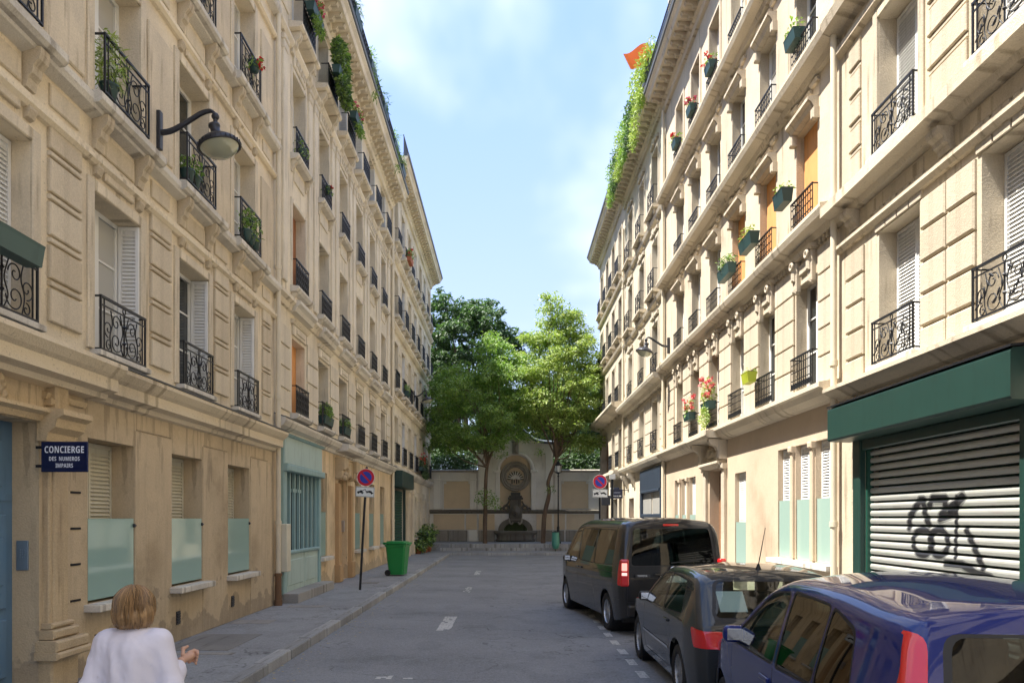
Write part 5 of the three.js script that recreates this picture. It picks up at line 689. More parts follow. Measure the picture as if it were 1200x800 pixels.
planter('dark plants with small red flowers over the arched ground floor windows', -1, 42.5, 4.6, 0.3, { w: 3.2, r: 0.45, n: 1100, pal: DEEP, fl: 'red', fn: 14, trail: 0.4 });
planter('yellow-green pot hung on the first floor railing of the peach house', 1, 16.6, 4.98, 0.26, { w: 0.42, r: 0.07, n: 40, h: 0.2, pm: paintM(0.42, 0.48, 0.03, 0.6), pal: LIME });
planter('tall salmon pink geraniums beside the peach house door hood', 1, 20.2, 4.9, 0.2, { w: 0.8, r: 0.42, n: 300, fl: 'salmon', fn: 18, pal: LIME, trail: 0.5 });
planter('pink geraniums in a black pot at the first floor of the peach house', 1, 22.3, 4.9, 0.2, { w: 0.7, r: 0.3, n: 160, fl: 'salmon', fn: 13, pm: M.pot });
planter('dark green box with pale blue flowers on an orange-blind window', 1, 14.45, 8.0, 0.3, { w: 0.5, r: 0.1, n: 60, h: 0.24, pm: paintM(0.01, 0.04, 0.038, 0.5) });
planter('two dark green troughs hanging below an orange blind', 1, 16.5, 7.9, 0.3, { w: 0.8, r: 0.16, n: 90, h: 0.24, pm: paintM(0.01, 0.045, 0.038, 0.5), pal: LIME });
planter('cluster of dark pots and greenery under the inner orange blind', 1, 18.3, 7.85, 0.26, { w: 0.9, r: 0.2, n: 260, h: 0.22, pal: GREEN.concat(DEEP) });
for (const [d, y, f, l] of [[14.3, 11.0, null, 'small green plant on the third floor of the peach house near the drainpipe'], [20.2, 14.0, 'red', 'red flowers on a top floor railing of the peach house'], [22.3, 14.0, 'pink', 'pink flowers on a top floor railing of the peach house'], [24.3, 14.0, 'red', 'red flowers at the peach house top floor corner by the planted terrace']]) planter(l, 1, d, y, 0.14, { w: 0.5, r: 0.15, n: 80, fl: f, fn: 7 });
{ // roof terrace garden
  const k = [[27.2, 1.5, LIME, 0.5], [28.6, 1.9, LIME, 1.2], [30.0, 1.3, DEEP, 0.6], [31.3, 1.4, GREEN, 0.5], [32.6, 1.5, LIME, 0.6], [33.9, 1.2, DEEP, 0.5], [35.1, 1.3, GREEN, 0.7]];
  for (const [i, [d, h, pal, tr]] of k.entries()) { const g = thing('terrace_shrub', ['lime shrub with the flag on the roof terrace', 'tallest lime shrub trailing far over the roof terrace edge', 'dark shrub between the tallest lime shrub and a mid green one', 'mid green shrub mid-way along the roof terrace', 'lime shrub in the far half of the roof terrace', 'dark low shrub in the far half of the roof terrace', 'mid green trailing shrub at the far terrace end'][i], 'plant', [XR, 17.38, -d], -Math.PI / 2, 'shrubs on the roof terrace'); mesh('tub', rbox(0.7, 0.45, 0.4, 0.03, 0, 0.225, 0.3), M.terracotta, g); mesh('stem', taper([[0, 0.4, 0.3], [0.05, h * 0.6, 0.3], [0, h, 0.35]], 0.04, 0.015, 5, 4), barkM, g); mesh('foliage', leaves([[0, h * 0.55, 0.5, 0.75, h * 0.5, 0.5, 900], [0.2, h * 0.95, 0.4, 0.4, h * 0.3, 0.35, 260], [0, -tr * 0.5, 0.8, 0.6, tr * 0.7, 0.14, 420]], 0.13, 0.06, pal, 0.8), leafMat, g); }
  const f = thing('flag', 'orange flag flying from the planted roof terrace', 'flag', [5.5, 17.75, -27.3]); mesh('pole', rod([0, -0.6, 0], [-0.35, 1.7, 0], 0.02), M.white, f); const p = new THREE.PlaneGeometry(1.0, 0.62, 14, 4), a = p.attributes.position; for (let i = 0; i < a.count; i++) a.setZ(i, 0.1 * Math.sin(a.getX(i) * 7)); p.computeVertexNormals(); mesh('cloth', p.rotateZ(0.45).translate(-0.72, 1.05, 0), std(0.85, 0.17, 0.03, 0.8, { side: THREE.DoubleSide }), f);
}
for (const [i, d] of [17.3, 19.5, 22, 24.5, 27, 29.5, 31.6].entries()) planter(['grass tuft above the pink petunias on the parapet', 'creeper trailing above the overflowing bush', 'grass tuft above the pink and red flowers', 'creeper half way along the pilastered parapet', 'grass tuft between two parapet creepers', 'creeper near the far end of the pilastered parapet', 'grass tuft where the pilastered parapet meets the next roof'][i], -1, d, 16.5, 0.6, { name: 'parapet_plant', w: 0.9, r: 0.35, n: 220, pal: i % 2 ? GREEN : DEEP, trail: i % 2 ? 0.9 : 0, group: 'plants along the pilastered house parapet', len: 0.16, wid: 0.03 });
for (const [x, d, h, l] of [[-4.55, 41.0, 1.15, 'broad-leaved plant in a terracotta pot at the far pavement end'], [-4.5, 42.4, 1.4, 'tall leafy pot plant against the house at the far pavement end'], [-4.75, 39.6, 0.6, 'low leafy pot plant by the house door at the far pavement end']]) { const g = thing('potted_plant', l, 'plant', [x, 0.12, -d], 0, 'pot plants at the far pavement end'); mesh('pot', lathe([[0, 0], [0.15, 0], [0.22, 0.34], [0.24, 0.34], [0.24, 0.4], [0.2, 0.4], [0, 0.36]], 16), M.terracotta, g); mesh('stem', taper([[0, 0.3, 0], [0.04, h * 0.6, 0], [0, h, 0]], 0.03, 0.01, 5, 4), barkM, g); mesh('foliage', leaves([[0, h * 0.72, 0, 0.5, h * 0.45, 0.5, 330]], 0.24, 0.12, DEEP.concat(GREEN), 0.8), leafMat, g); }

// ------------------------------------------------------------------ cars: one smooth shell, cut into panels, glass and lamps
function curve(P) { // monotone cubic through [s, v]
  const n = P.length, d = [], m = []; for (let i = 0; i < n - 1; i++) d.push((P[i + 1][1] - P[i][1]) / (P[i + 1][0] - P[i][0]));
  m[0] = d[0]; m[n - 1] = d[n - 2]; for (let i = 1; i < n - 1; i++) m[i] = d[i - 1] * d[i] <= 0 ? 0 : 2 / (1 / d[i - 1] + 1 / d[i]);
  return (s) => { if (s <= P[0][0]) return P[0][1]; if (s >= P[n - 1][0]) return P[n - 1][1]; let i = 0; while (s > P[i + 1][0]) i++; const h = P[i + 1][0] - P[i][0], t = (s - P[i][0]) / h, u = t * t, w = u * t; return (2 * w - 3 * u + 1) * P[i][1] + (w - 2 * u + t) * h * m[i] + (3 * u - 2 * w) * P[i + 1][1] + (w - u) * h * m[i + 1]; };
}
function shell(c) { // triangles [{p, n} x 3]; x right, y up, forward is -z, rear bumper at z = 0
  const top = curve(c.top), bot = curve(c.bot), wid = curve(c.wid), belt = curve(c.belt), st = c.stations, rows = [];
  for (const s of st) { const T_ = top(s), B = bot(s), W = wid(s), be = Math.min(belt(s), T_ - 0.03), r = Math.min(c.round, Math.max(0.02, (T_ - B) * 0.3)), pts = [], yEdge = Math.max(be, T_ - r), k = c.tumble;
    const side = (y) => W * (y < be ? 1 - 0.05 * Math.pow((be - y) / Math.max(0.2, be - B), 2.2) + 0.012 * Math.sin(Math.PI * clamp((y - B) / (be - B))) : 1) - (y > be ? k * (y - be) + c.tumble2 * (y - be) ** 2 : 0);
    for (let i = 0; i < 12; i++) { const y = B + (be - B) * i / 12; pts.push([side(y), y]); }
    for (let i = 0; i <= 8; i++) { const y = be + (yEdge - be) * i / 8; pts.push([side(y), y]); }
    const xe = side(yEdge), cr = c.crown * clamp((T_ - belt(s)) / 0.3 + 0.5); const rx = Math.min(r * 1.5, xe * 0.6);
    for (let i = 1; i <= 7; i++) { const a = i / 7 * Math.PI / 2; pts.push([xe - rx + rx * Math.cos(a), yEdge + (T_ - yEdge) * Math.sin(a)]); }
    for (let i = 1; i <= 6; i++) { const q = i / 6, x = (xe - rx) * (1 - q); pts.push([x, T_ + cr * (1 - (1 - q) ** 2)]); }
    rows.push(pts.map(([x, y]) => [x, y, -s])); }
  const m = rows[0].length, n = rows.length, pos = [];
  const quad = (a, b, d, e) => { pos.push(a, b, d, a, d, e); };
  for (let i = 0; i < n - 1; i++) for (let j = 0; j < m - 1; j++) quad(rows[i][j], rows[i + 1][j], rows[i + 1][j + 1], rows[i][j + 1]);
  for (const [R, f] of [[rows[0], 1], [rows[n - 1], -1]]) for (let j = 0; j < m - 1; j++) { const a = R[j], b = R[j + 1]; for (let q = 0; q < 5; q++) { const L = (p, t) => [p[0] * (1 - t), p[1], p[2] + f * c.bulge * (1 - (1 - t) ** 2)]; const A = L(a, q / 5), B = L(b, q / 5), D = L(b, (q + 1) / 5), E = L(a, (q + 1) / 5); if (f > 0) quad(A, B, D, E); else quad(A, E, D, B); } }
  // smooth normals where faces meet at less than the crease angle
  const N = pos.length / 3, fn = [], map = new Map(), key = (p) => `${Math.round(p[0] * 2e3)},${Math.round(p[1] * 2e3)},${Math.round(p[2] * 2e3)}`;
  for (let t = 0; t < N; t++) { const [a, b, d] = [pos[3 * t], pos[3 * t + 1], pos[3 * t + 2]], u = b.map((v, i) => v - a[i]), w = d.map((v, i) => v - a[i]); const x = [u[1] * w[2] - u[2] * w[1], u[2] * w[0] - u[0] * w[2], u[0] * w[1] - u[1] * w[0]]; fn.push(x); for (const p of [a, b, d]) { const kk = key(p); if (!map.has(kk)) map.set(kk, []); map.get(kk).push(t); } }
  const len = (v) => Math.hypot(...v) || 1e-12, tris = [];
  for (let t = 0; t < N; t++) { if (len(fn[t]) < 1e-9) continue; const f = fn[t].map((v) => v / len(fn[t])), T3 = [0, 1, 2].map((k) => { const p = pos[3 * t + k], s = [0, 0, 0]; for (const o of map.get(key(p))) { const l = len(fn[o]); if ((fn[o][0] * f[0] + fn[o][1] * f[1] + fn[o][2] * f[2]) / l > 0.62) for (let q = 0; q < 3; q++) s[q] += fn[o][q]; } if (Math.abs(p[0]) < 1e-6) s[0] = 0; const l = len(s); return { p, n: s.map((v) => v / l) }; }); tris.push(T3); tris.push([T3[0], T3[2], T3[1]].map((v) => ({ p: [-v.p[0], v.p[1], v.p[2]], n: [-v.n[0], v.n[1], v.n[2]] }))); }
  return tris;
}
function cut(tris, poly, proj, ok) { // poly: convex outline, any turn
  let A = 0; poly.forEach((p, i) => { const q = poly[(i + 1) % poly.length]; A += p[0] * q[1] - q[0] * p[1]; }); if (A < 0) poly = [...poly].reverse();
  const xs = poly.map((p) => p[0]), ys = poly.map((p) => p[1]), x0 = Math.min(...xs), x1 = Math.max(...xs), y0 = Math.min(...ys), y1 = Math.max(...ys), ins = [], out = [];
  const fan = (P, L) => { for (let i = 1; i < P.length - 1; i++) L.push([P[0], P[i], P[i + 1]]); };
  for (const t of tris) { const a = t.map((v) => proj(v.p)); if (!ok(t) || Math.max(a[0][0], a[1][0], a[2][0]) < x0 || Math.min(a[0][0], a[1][0], a[2][0]) > x1 || Math.max(a[0][1], a[1][1], a[2][1]) < y0 || Math.min(a[0][1], a[1][1], a[2][1]) > y1) { out.push(t); continue; }
    let cur = t; for (let e = 0; e < poly.length && cur.length > 2; e++) { const P = poly[e], Q = poly[(e + 1) % poly.length], I = [], O = [], S = cur.map((v) => { const b = proj(v.p); return (Q[0] - P[0]) * (b[1] - P[1]) - (Q[1] - P[1]) * (b[0] - P[0]); });
      for (let i = 0; i < cur.length; i++) { const j = (i + 1) % cur.length, v = cur[i], w = cur[j]; (S[i] >= 0 ? I : O).push(v); if ((S[i] >= 0) !== (S[j] >= 0)) { const k = S[i] / (S[i] - S[j]), m = { p: v.p.map((x, q) => x + (w.p[q] - x) * k), n: v.n.map((x, q) => x + (w.n[q] - x) * k) }; I.push(m); O.push(m); } }
      if (O.length > 2) fan(O, out); cur = I; }
    if (cur.length > 2) fan(cur, ins); }
  return [ins, out];
}
const grow = (poly, d) => { const cx = poly.reduce((a, p) => a + p[0], 0) / poly.length, cy = poly.reduce((a, p) => a + p[1], 0) / poly.length; return poly.map(([x, y]) => { const l = Math.hypot(x - cx, y - cy); return [x + (x - cx) / l * d * 1.25, y + (y - cy) / l * d * 1.25]; }); };
const soft = (poly, r, n = 4) => { const o = [], L = poly.length; for (let i = 0; i < L; i++) { const a = poly[(i + L - 1) % L], b = poly[i], c = poly[(i + 1) % L], la = Math.hypot(a[0] - b[0], a[1] - b[1]), lc = Math.hypot(c[0] - b[0], c[1] - b[1]), q = Math.min(r, la * 0.45, lc * 0.45), p = [b[0] + (a[0] - b[0]) / la * q, b[1] + (a[1] - b[1]) / la * q], s = [b[0] + (c[0] - b[0]) / lc * q, b[1] + (c[1] - b[1]) / lc * q]; for (let k = 0; k <= n; k++) { const t = k / n; o.push([(1 - t) ** 2 * p[0] + 2 * t * (1 - t) * b[0] + t * t * s[0], (1 - t) ** 2 * p[1] + 2 * t * (1 - t) * b[1] + t * t * s[1]]); } } return o; };
function triGeo(tris, push = 0) { const pos = [], nor = []; for (const t of tris) for (const v of t) { pos.push(v.p[0] + v.n[0] * push, v.p[1] + v.n[1] * push, v.p[2] + v.n[2] * push); nor.push(...v.n); } const g = new THREE.BufferGeometry(); g.setAttribute('position', new THREE.Float32BufferAttribute(pos, 3)); g.setAttribute('normal', new THREE.Float32BufferAttribute(nor, 3)); return metric(g); }
const sideP = (p) => [-p[2], p[1]], rearP = (p) => [p[0], p[1]], topP = (p) => [p[0], -p[2]];
const onSide = (t) => Math.abs(t[0].n[0] + t[1].n[0] + t[2].n[0]) > 1.3, onRear = (t) => t[0].n[2] + t[1].n[2] + t[2].n[2] > 0.75 , onFront = (t) => t[0].n[2] + t[1].n[2] + t[2].n[2] < -0.6 && t[0].n[1] > 0.1;
M.tyre = std(0.018, 0.018, 0.019, 0.85); M.alloy = std(0.62, 0.63, 0.65, 0.28, { metalness: 0.9 }); M.hub = std(0.42, 0.43, 0.44, 0.35, { metalness: 0.7 }); M.rubber = std(0.012, 0.012, 0.013, 0.5); M.chrome = std(0.75, 0.76, 0.78, 0.12, { metalness: 1 }); M.seat = std(0.05, 0.052, 0.055, 0.9);
M.red = phy(0.72, 0.012, 0.014, 0.15, { clearcoat: 1, clearcoatRoughness: 0.03 }); M.clearLamp = phy(0.75, 0.7, 0.68, 0.12, { clearcoat: 1, clearcoatRoughness: 0.03 }); M.winClear = phy(0.62, 0.72, 0.68, 0.015, { transmission: 1, thickness: 0 }); M.winDark = phy(0.04, 0.045, 0.045, 0.015, { transmission: 1, thickness: 0 });
function wheel(car, x, s, r, spokes, m, wide = 0.2) { // x is the outer face
  const q = Math.sign(x), w = mesh('wheel', lathe([[r * 0.62, -0.5 * wide], [r * 0.9, -0.5 * wide], [r * 0.985, -0.42 * wide], [r, -0.25 * wide], [r, 0.25 * wide], [r * 0.985, 0.42 * wide], [r * 0.9, 0.5 * wide], [r * 0.66, 0.46 * wide], [r * 0.62, 0.3 * wide]], 36).rotateZ(Math.PI / 2), M.tyre, car, x - q * wide / 2, r, -s);
  const L = [lathe([[r * 0.66, 0.44 * wide], [r * 0.62, 0.34 * wide], [r * 0.6, -0.3 * wide]], 32), lathe([[0, 0.34 * wide], [r * 0.12, 0.36 * wide], [r * 0.17, 0.26 * wide], [r * 0.2, 0.1 * wide]], 18)];
  for (let i = 0; i < spokes; i++) L.push(box(r * 0.1, wide * 0.12, r * 0.5, 0, wide * 0.27, r * 0.38).rotateY(i * 6.2832 / spokes), box(r * 0.05, wide * 0.08, r * 0.5, r * 0.06, wide * 0.25, r * 0.38).rotateY(i * 6.2832 / spokes + 0.2));
  const rim = join(L); rim.rotateZ(-Math.PI / 2 * q); mesh('rim', rim, m, w); mesh('brake_disc', cyl(r * 0.58, r * 0.58, 0.02, 24).rotateZ(Math.PI / 2), M.ironG, w, -q * 0.01, 0, 0); return w;
}
function car(name, label, category, pos, turn, c) {
  const g = thing(name, label, category, pos, turn); let t = shell(c), i;
  for (const s of [c.rw, c.fw]) { const R = c.r + 0.055, ring = Array.from({ length: 30 }, (_, k) => [s + R * Math.cos(k * 0.20944), c.r + 0.015 + R * Math.sin(k * 0.20944)]); [i, t] = cut(t, ring, sideP, onSide); mesh('wheel_arch', [new THREE.CylinderGeometry(R + 0.01, R + 0.01, c.w * 2 - 0.1, 26, 1, true).rotateZ(Math.PI / 2).translate(0, c.r + 0.015, -s)].map(metric), M.rubber, g); for (const x of [-1, 1]) wheel(g, x * (c.w - 0.02), s, c.r, c.spokes, c.rim); }
  const parts = [];
  const split = (L) => [L.filter((q) => q[0].p[0] + q[1].p[0] + q[2].p[0] < 0), L.filter((q) => q[0].p[0] + q[1].p[0] + q[2].p[0] >= 0)];
  const take = (name_, poly, proj, ok, m, push = -0.004, trim = 0) => { if (trim) { let a; [a, t] = cut(t, grow(poly, trim), proj, ok); [i, a] = cut(a, poly, proj, ok); for (const h of proj === sideP ? split(a) : [a]) if (h.length) mesh(name_ + '_trim', triGeo(h, -0.001), c.trim ?? M.rubber, g); } else [i, t] = cut(t, poly, proj, ok); return i; };
  for (const [nm, poly, m, trim] of c.sideCuts) { const [a, b] = split(take(nm, soft(poly, 0.05), sideP, onSide, m, -0.004, trim ?? 0)); for (const x of [a, b]) if (x.length) mesh(nm, triGeo(x, nm === 'tail_light' ? 0.004 : nm === 'rub_strip' ? 0.006 : -0.004), m, g); }
  for (const [nm, poly, m, trim, push] of c.rearCuts) { const L = take(nm, soft(poly, 0.07), rearP, onRear, m, 0, trim ?? 0); if (L.length) mesh(nm, triGeo(L, push ?? -0.003), m, g); }
  for (const [nm, poly, m, trim] of c.frontCuts ?? []) { const L = take(nm, soft(poly, 0.07), rearP, onFront, m, 0, trim ?? 0); if (L.length) mesh(nm, triGeo(L, -0.003), m, g); }
  const seam = (a, b, w, proj, ok) => { const dx = b[0] - a[0], dy = b[1] - a[1], l = Math.hypot(dx, dy), nx = -dy / l * w / 2, ny = dx / l * w / 2; [i, t] = cut(t, [[a[0] + nx, a[1] + ny], [b[0] + nx, b[1] + ny], [b[0] - nx, b[1] - ny], [a[0] - nx, a[1] - ny]], proj, ok); parts.push(triGeo(i, -0.006)); };
  for (const L of c.sideSeams) for (let k = 0; k < L.length - 1; k++) seam(L[k], L[k + 1], 0.009, sideP, onSide); for (const L of c.rearSeams ?? []) for (let k = 0; k < L.length - 1; k++) seam(L[k], L[k + 1], 0.011, rearP, onRear); for (const L of c.topSeams ?? []) for (let k = 0; k < L.length - 1; k++) seam(L[k], L[k + 1], 0.011, topP, (q) => q[0].n[1] > 0.7);
  if (parts.length) mesh('panel_gaps', parts.filter((q) => q.attributes.position.count), M.rubber, g);
  mesh('body', triGeo(t), c.paint, g);
  mesh('underbody', box(c.w * 2 - 0.3, 0.3, c.L - 0.5, 0, 0.36, -c.L / 2), M.rubber, g);
  for (const s of [-1, 1]) { const mg = mesh('mirror', rbox(0.17, 0.125, 0.1, 0.045, s * 0.09, 0.01, 0, 3), c.mirror ?? c.paint, g, s * (c.w - 0.05 + (c.mx ?? 0)), c.my, -c.ms); mesh('mirror_glass', rbox(0.12, 0.085, 0.01, 0.003, s * 0.09, 0.01, 0.048), M.chrome, mg); mesh('mirror_foot', box(0.1, 0.04, 0.06, s * 0.0, -0.05, 0.0), M.rubber, mg); for (const [hs, hy] of c.handles) mesh('door_handle', rbox(0.03, 0.035, 0.2, 0.012, s * (c.w + 0.008), hy, -hs, 2), c.handle ?? c.paint, g); }
  for (const [x, s, y] of c.seats ?? []) { const st = mesh('car_seat', [rbox(0.5, 0.16, 0.5, 0.06, 0, 0.42, 0, 2), rbox(0.48, 0.6, 0.14, 0.06, 0, 0.74, 0.26, 2).rotateX(0.0), rbox(0.26, 0.2, 0.1, 0.045, 0, 1.12, 0.28, 2)], M.seat, g, x, y, -s); }
  if (c.dash) mesh('dashboard', rbox(c.w * 2 - 0.3, 0.3, 0.4, 0.1, 0, 0.82, -c.dash, 2), M.seat, g);
  return g;
}
const even = (a, b, n) => Array.from({ length: n }, (_, i) => a + (b - a) * i / (n - 1));
const plate = (g, x, y, z, chars) => { const p = mesh('number_plate', rbox(0.52, 0.115, 0.012, 0.004), M.white, g, x, y, z); mesh('plate_face', faceUV(0.505, 0.105), std(1, 1, 1, 0.35, { map: canvasTex(512, 106, (c) => { c.fillStyle = '#eceeea'; c.fillRect(0, 0, 512, 106); c.fillStyle = '#1d4fc4'; c.fillRect(0, 0, 46, 106); c.fillRect(466, 0, 46, 106); c.fillStyle = '#17181a'; c.font = 'bold 92px sans-serif'; c.fillText(chars, 60, 86); }) }), p, 0, 0, 0.0075); return p; };
// dark grey van
{
  const paint = phy(0.022, 0.0215, 0.022, 0.5, { specularIntensity: 0.3, clearcoat: 1, clearcoatRoughness: 0.04 });
  const g = car('parked_van', 'dark grey passenger van with lit red tail lights, parked askew', 'van', [2.82, 0, -12.75], 0.15, {
    L: 4.95, w: 0.955, r: 0.335, rw: 0.86, fw: 4.12, spokes: 7, rim: M.alloy, round: 0.16, tumble: 0.13, tumble2: 0.03, crown: 0.045, bulge: 0.05, paint, ms: 3.62, my: 1.14, mx: 0.02, handles: [[2.62, 1.02], [2.85, 1.02]],
    stations: [...even(0, 0.3, 16), ...even(0.34, 3.0, 30), ...even(3.05, 4.5, 26), ...even(4.55, 4.95, 12)],
    top: [[0, 1.0], [0.03, 1.32], [0.1, 1.72], [0.16, 1.88], [0.26, 1.945], [0.5, 1.965], [2.6, 1.97], [3.1, 1.93], [3.4, 1.82], [4.1, 1.3], [4.3, 1.2], [4.75, 1.05], [4.9, 0.9], [4.95, 0.6]], bot: [[0, 0.32], [0.4, 0.24], [4.5, 0.24], [4.95, 0.28]], wid: [[0, 0.84], [0.05, 0.89], [0.15, 0.93], [0.4, 0.953], [3.9, 0.955], [4.5, 0.9], [4.85, 0.72], [4.95, 0.55]], belt: [[0, 1.1], [4.95, 1.05]],
    sideCuts: [['side_window', [[2.83, 1.17], [2.83, 1.78], [1.72, 1.79], [1.72, 1.16]], M.winDark, 0.022], ['side_window', [[1.64, 1.16], [1.64, 1.79], [0.5, 1.79], [0.42, 1.2]], M.winDark, 0.022], ['front_window', [[2.93, 1.15], [2.93, 1.74], [3.2, 1.72], [3.86, 1.22], [3.86, 1.15]], M.winClear, 0.022], ['tail_light', [[-0.1, 0.86], [-0.1, 1.3], [0.14, 1.3], [0.17, 0.86]], M.red]],
    rearCuts: [['rear_window', [[-0.74, 1.2], [0.74, 1.2], [0.68, 1.82], [-0.68, 1.82]], M.winDark, 0.03], ['brake_light', [[-0.14, 1.865], [0.14, 1.865], [0.14, 1.9], [-0.14, 1.9]], M.red, 0, 0.006]],
    frontCuts: [['windscreen', [[-0.78, 1.28], [0.78, 1.28], [0.66, 1.8], [-0.66, 1.8]], M.winClear, 0.03]],
    sideSeams: [[[2.88, 0.34], [2.88, 1.82]], [[1.68, 0.34], [1.68, 1.12]], [[3.92, 1.1], [3.86, 0.8], [3.7, 0.4]], [[0.3, 1.06], [1.62, 1.06]], [[0.12, 0.62], [0.42, 0.62]]], rearSeams: [[[-0.82, 0.58], [-0.8, 1.15], [-0.72, 1.88]], [[0.82, 0.58], [0.8, 1.15], [0.72, 1.88]], [[-0.82, 0.58], [0.82, 0.58]]], seats: [[-0.45, 3.0, 0.35], [0.45, 3.0, 0.35], [-0.5, 2.0, 0.3], [0.5, 2.0, 0.3], [0, 2.0, 0.3], [-0.5, 1.2, 0.3], [0.5, 1.2, 0.3]], dash: 3.8 });
  for (const s of [-1, 1]) { const l = mesh('lamp_unit', rbox(0.15, 0.46, 0.1, 0.035, 0, 0, 0, 3), M.red, g, s * 0.865, 1.08, 0.005); l.rotation.y = s * 0.35; for (const [y, h] of [[0.1, 0.13], [-0.02, 0.05]]) mesh('lamp_core', rbox(0.09, h, 0.012, 0.006), phy(0.9, 0.45, 0.4, 0.15, { emissive: C(1, y > 0 ? 0.35 : 0.5, y > 0 ? 0.28 : 0.45), emissiveIntensity: 0.28, clearcoat: 1 }), l, s * 0.0, y, 0.052); mesh('reflector', rbox(0.16, 0.045, 0.02, 0.008), M.red, g, s * 0.7, 0.5, 0.045); }
  mesh('bumper', [rbox(1.66, 0.2, 0.1, 0.05, 0, 0.44, 0.03, 3)], paint, g); plate(g, 0.0, 0.97, 0.07, 'EV'); mesh('plate_recess', rbox(0.72, 0.03, 0.06, 0.01, 0, 1.05, 0.05), paint, g);
  mesh('emblem', [metric(new THREE.TorusGeometry(0.06, 0.009, 6, 24)).scale(1.3, 0.9, 1), metric(new THREE.TorusGeometry(0.032, 0.008, 6, 18)).scale(0.8, 1.35, 1), metric(new THREE.TorusGeometry(0.045, 0.008, 6, 18)).scale(1.1, 0.5, 1).translate(0, 0.02, 0)], M.chrome, g, 0, 1.13, 0.06);
  mesh('nameplate', faceUV(0.26, 0.05), std(1, 1, 1, 0.3, { map: canvasTex(256, 50, (c) => { c.fillStyle = '#3a3b3f'; c.fillRect(0, 0, 256, 50); c.fillStyle = '#d9dbde'; c.font = 'bold 44px sans-serif'; c.fillText('TOYOTA', 34, 41); }) }), g, -0.56, 1.03, 0.052);
  mesh('wiper', rod([-0.05, 1.24, 0.03], [0.5, 1.3, 0.02], 0.012, 0.008, 6), M.rubber, g);
}
// small grey hatchback
{
  const paint = phy(0.026, 0.030, 0.033, 0.5, { specularIntensity: 0.3, clearcoat: 1, clearcoatRoughness: 0.04 });
  const g = car('parked_hatchback', 'dark grey three-door hatchback between the van and the blue car', 'car', [2.71, 0, -7.45], 0, {
    L: 4.15, w: 0.868, r: 0.31, rw: 0.79, fw: 3.3, spokes: 9, rim: M.hub, round: 0.12, tumble: 0.3, tumble2: 0.06, crown: 0.035, bulge: 0.06, paint, ms: 2.56, my: 0.96, mx: -0.03, mirror: M.rubber, handles: [[1.28, 0.83]],
    stations: [...even(0, 0.2, 12), ...even(0.23, 1.0, 22), ...even(1.06, 2.0, 14), ...even(2.05, 3.1, 22), ...even(3.18, 4.15, 18)],
    top: [[0, 0.72], [0.03, 0.9], [0.09, 0.975], [0.3, 1.22], [0.46, 1.365], [0.6, 1.41], [1.2, 1.445], [1.75, 1.43], [2.05, 1.36], [2.75, 1.0], [2.95, 0.945], [3.7, 0.83], [4.05, 0.68], [4.15, 0.5]], bot: [[0, 0.3], [0.35, 0.2], [3.8, 0.19], [4.15, 0.25]], wid: [[0, 0.72], [0.04, 0.77], [0.15, 0.82], [0.5, 0.862], [3.2, 0.868], [3.8, 0.8], [4.08, 0.62], [4.15, 0.48]], belt: [[0, 0.88], [2.6, 0.9], [4.15, 0.75]],
    sideCuts: [['side_window', [[0.66, 0.98], [0.84, 1.31], [1.5, 1.345], [1.5, 0.94]], M.winClear, 0.02], ['front_window', [[1.57, 0.94], [1.57, 1.345], [1.95, 1.31], [2.5, 0.99], [2.5, 0.93]], M.winClear, 0.02], ['tail_light', [[-0.1, 0.7], [-0.1, 0.86], [0.24, 0.9], [0.16, 0.7]], M.red], ['rub_strip', [[1.2, 0.5], [1.2, 0.53], [2.75, 0.53], [2.75, 0.5]], M.chrome]],
    rearCuts: [['rear_window', [[-0.62, 0.995], [0.62, 0.995], [0.53, 1.34], [-0.53, 1.34]], M.winClear, 0.028], ['tail_light', [[-0.9, 0.7], [-0.56, 0.7], [-0.54, 0.87], [-0.9, 0.87]], M.red, 0, 0.004], ['tail_light', [[0.9, 0.7], [0.56, 0.7], [0.54, 0.87], [0.9, 0.87]], M.red, 0, 0.004]],
    frontCuts: [['windscreen', [[-0.66, 1.03], [0.66, 1.03], [0.55, 1.38], [-0.55, 1.38]], M.winClear, 0.028]],
    sideSeams: [[[1.16, 0.3], [1.16, 0.92]], [[2.62, 0.9], [2.72, 0.6], [2.68, 0.28]], [[1.16, 0.3], [2.68, 0.28]]], rearSeams: [[[-0.66, 0.55], [-0.5, 0.62], [-0.5, 0.95]], [[0.66, 0.55], [0.5, 0.62], [0.5, 0.95]]], seats: [[-0.36, 1.75, 0.1], [0.36, 1.75, 0.1], [-0.4, 0.95, 0.12], [0.4, 0.95, 0.12]], dash: 2.55 });
  mesh('bumper', rbox(1.3, 0.2, 0.1, 0.05, 0, 0.44, 0.04, 3), paint, g); plate(g, 0, 0.72, 0.075, 'AD-207');
  mesh('aerial', [cyl(0.035, 0.012, 0.07, 10, 0, 0.03, 0), rod([0, 0.05, 0], [0, 0.46, 0.22], 0.006, 0.003, 6)], M.rubber, g, 0.0, 1.44, -0.66);
  mesh('window_notice', box(0.28, 0.27, 0.004), std(0.66, 0.7, 0.7, 0.8), g, -0.4, 1.14, -0.29).rotation.x = -0.78;
}
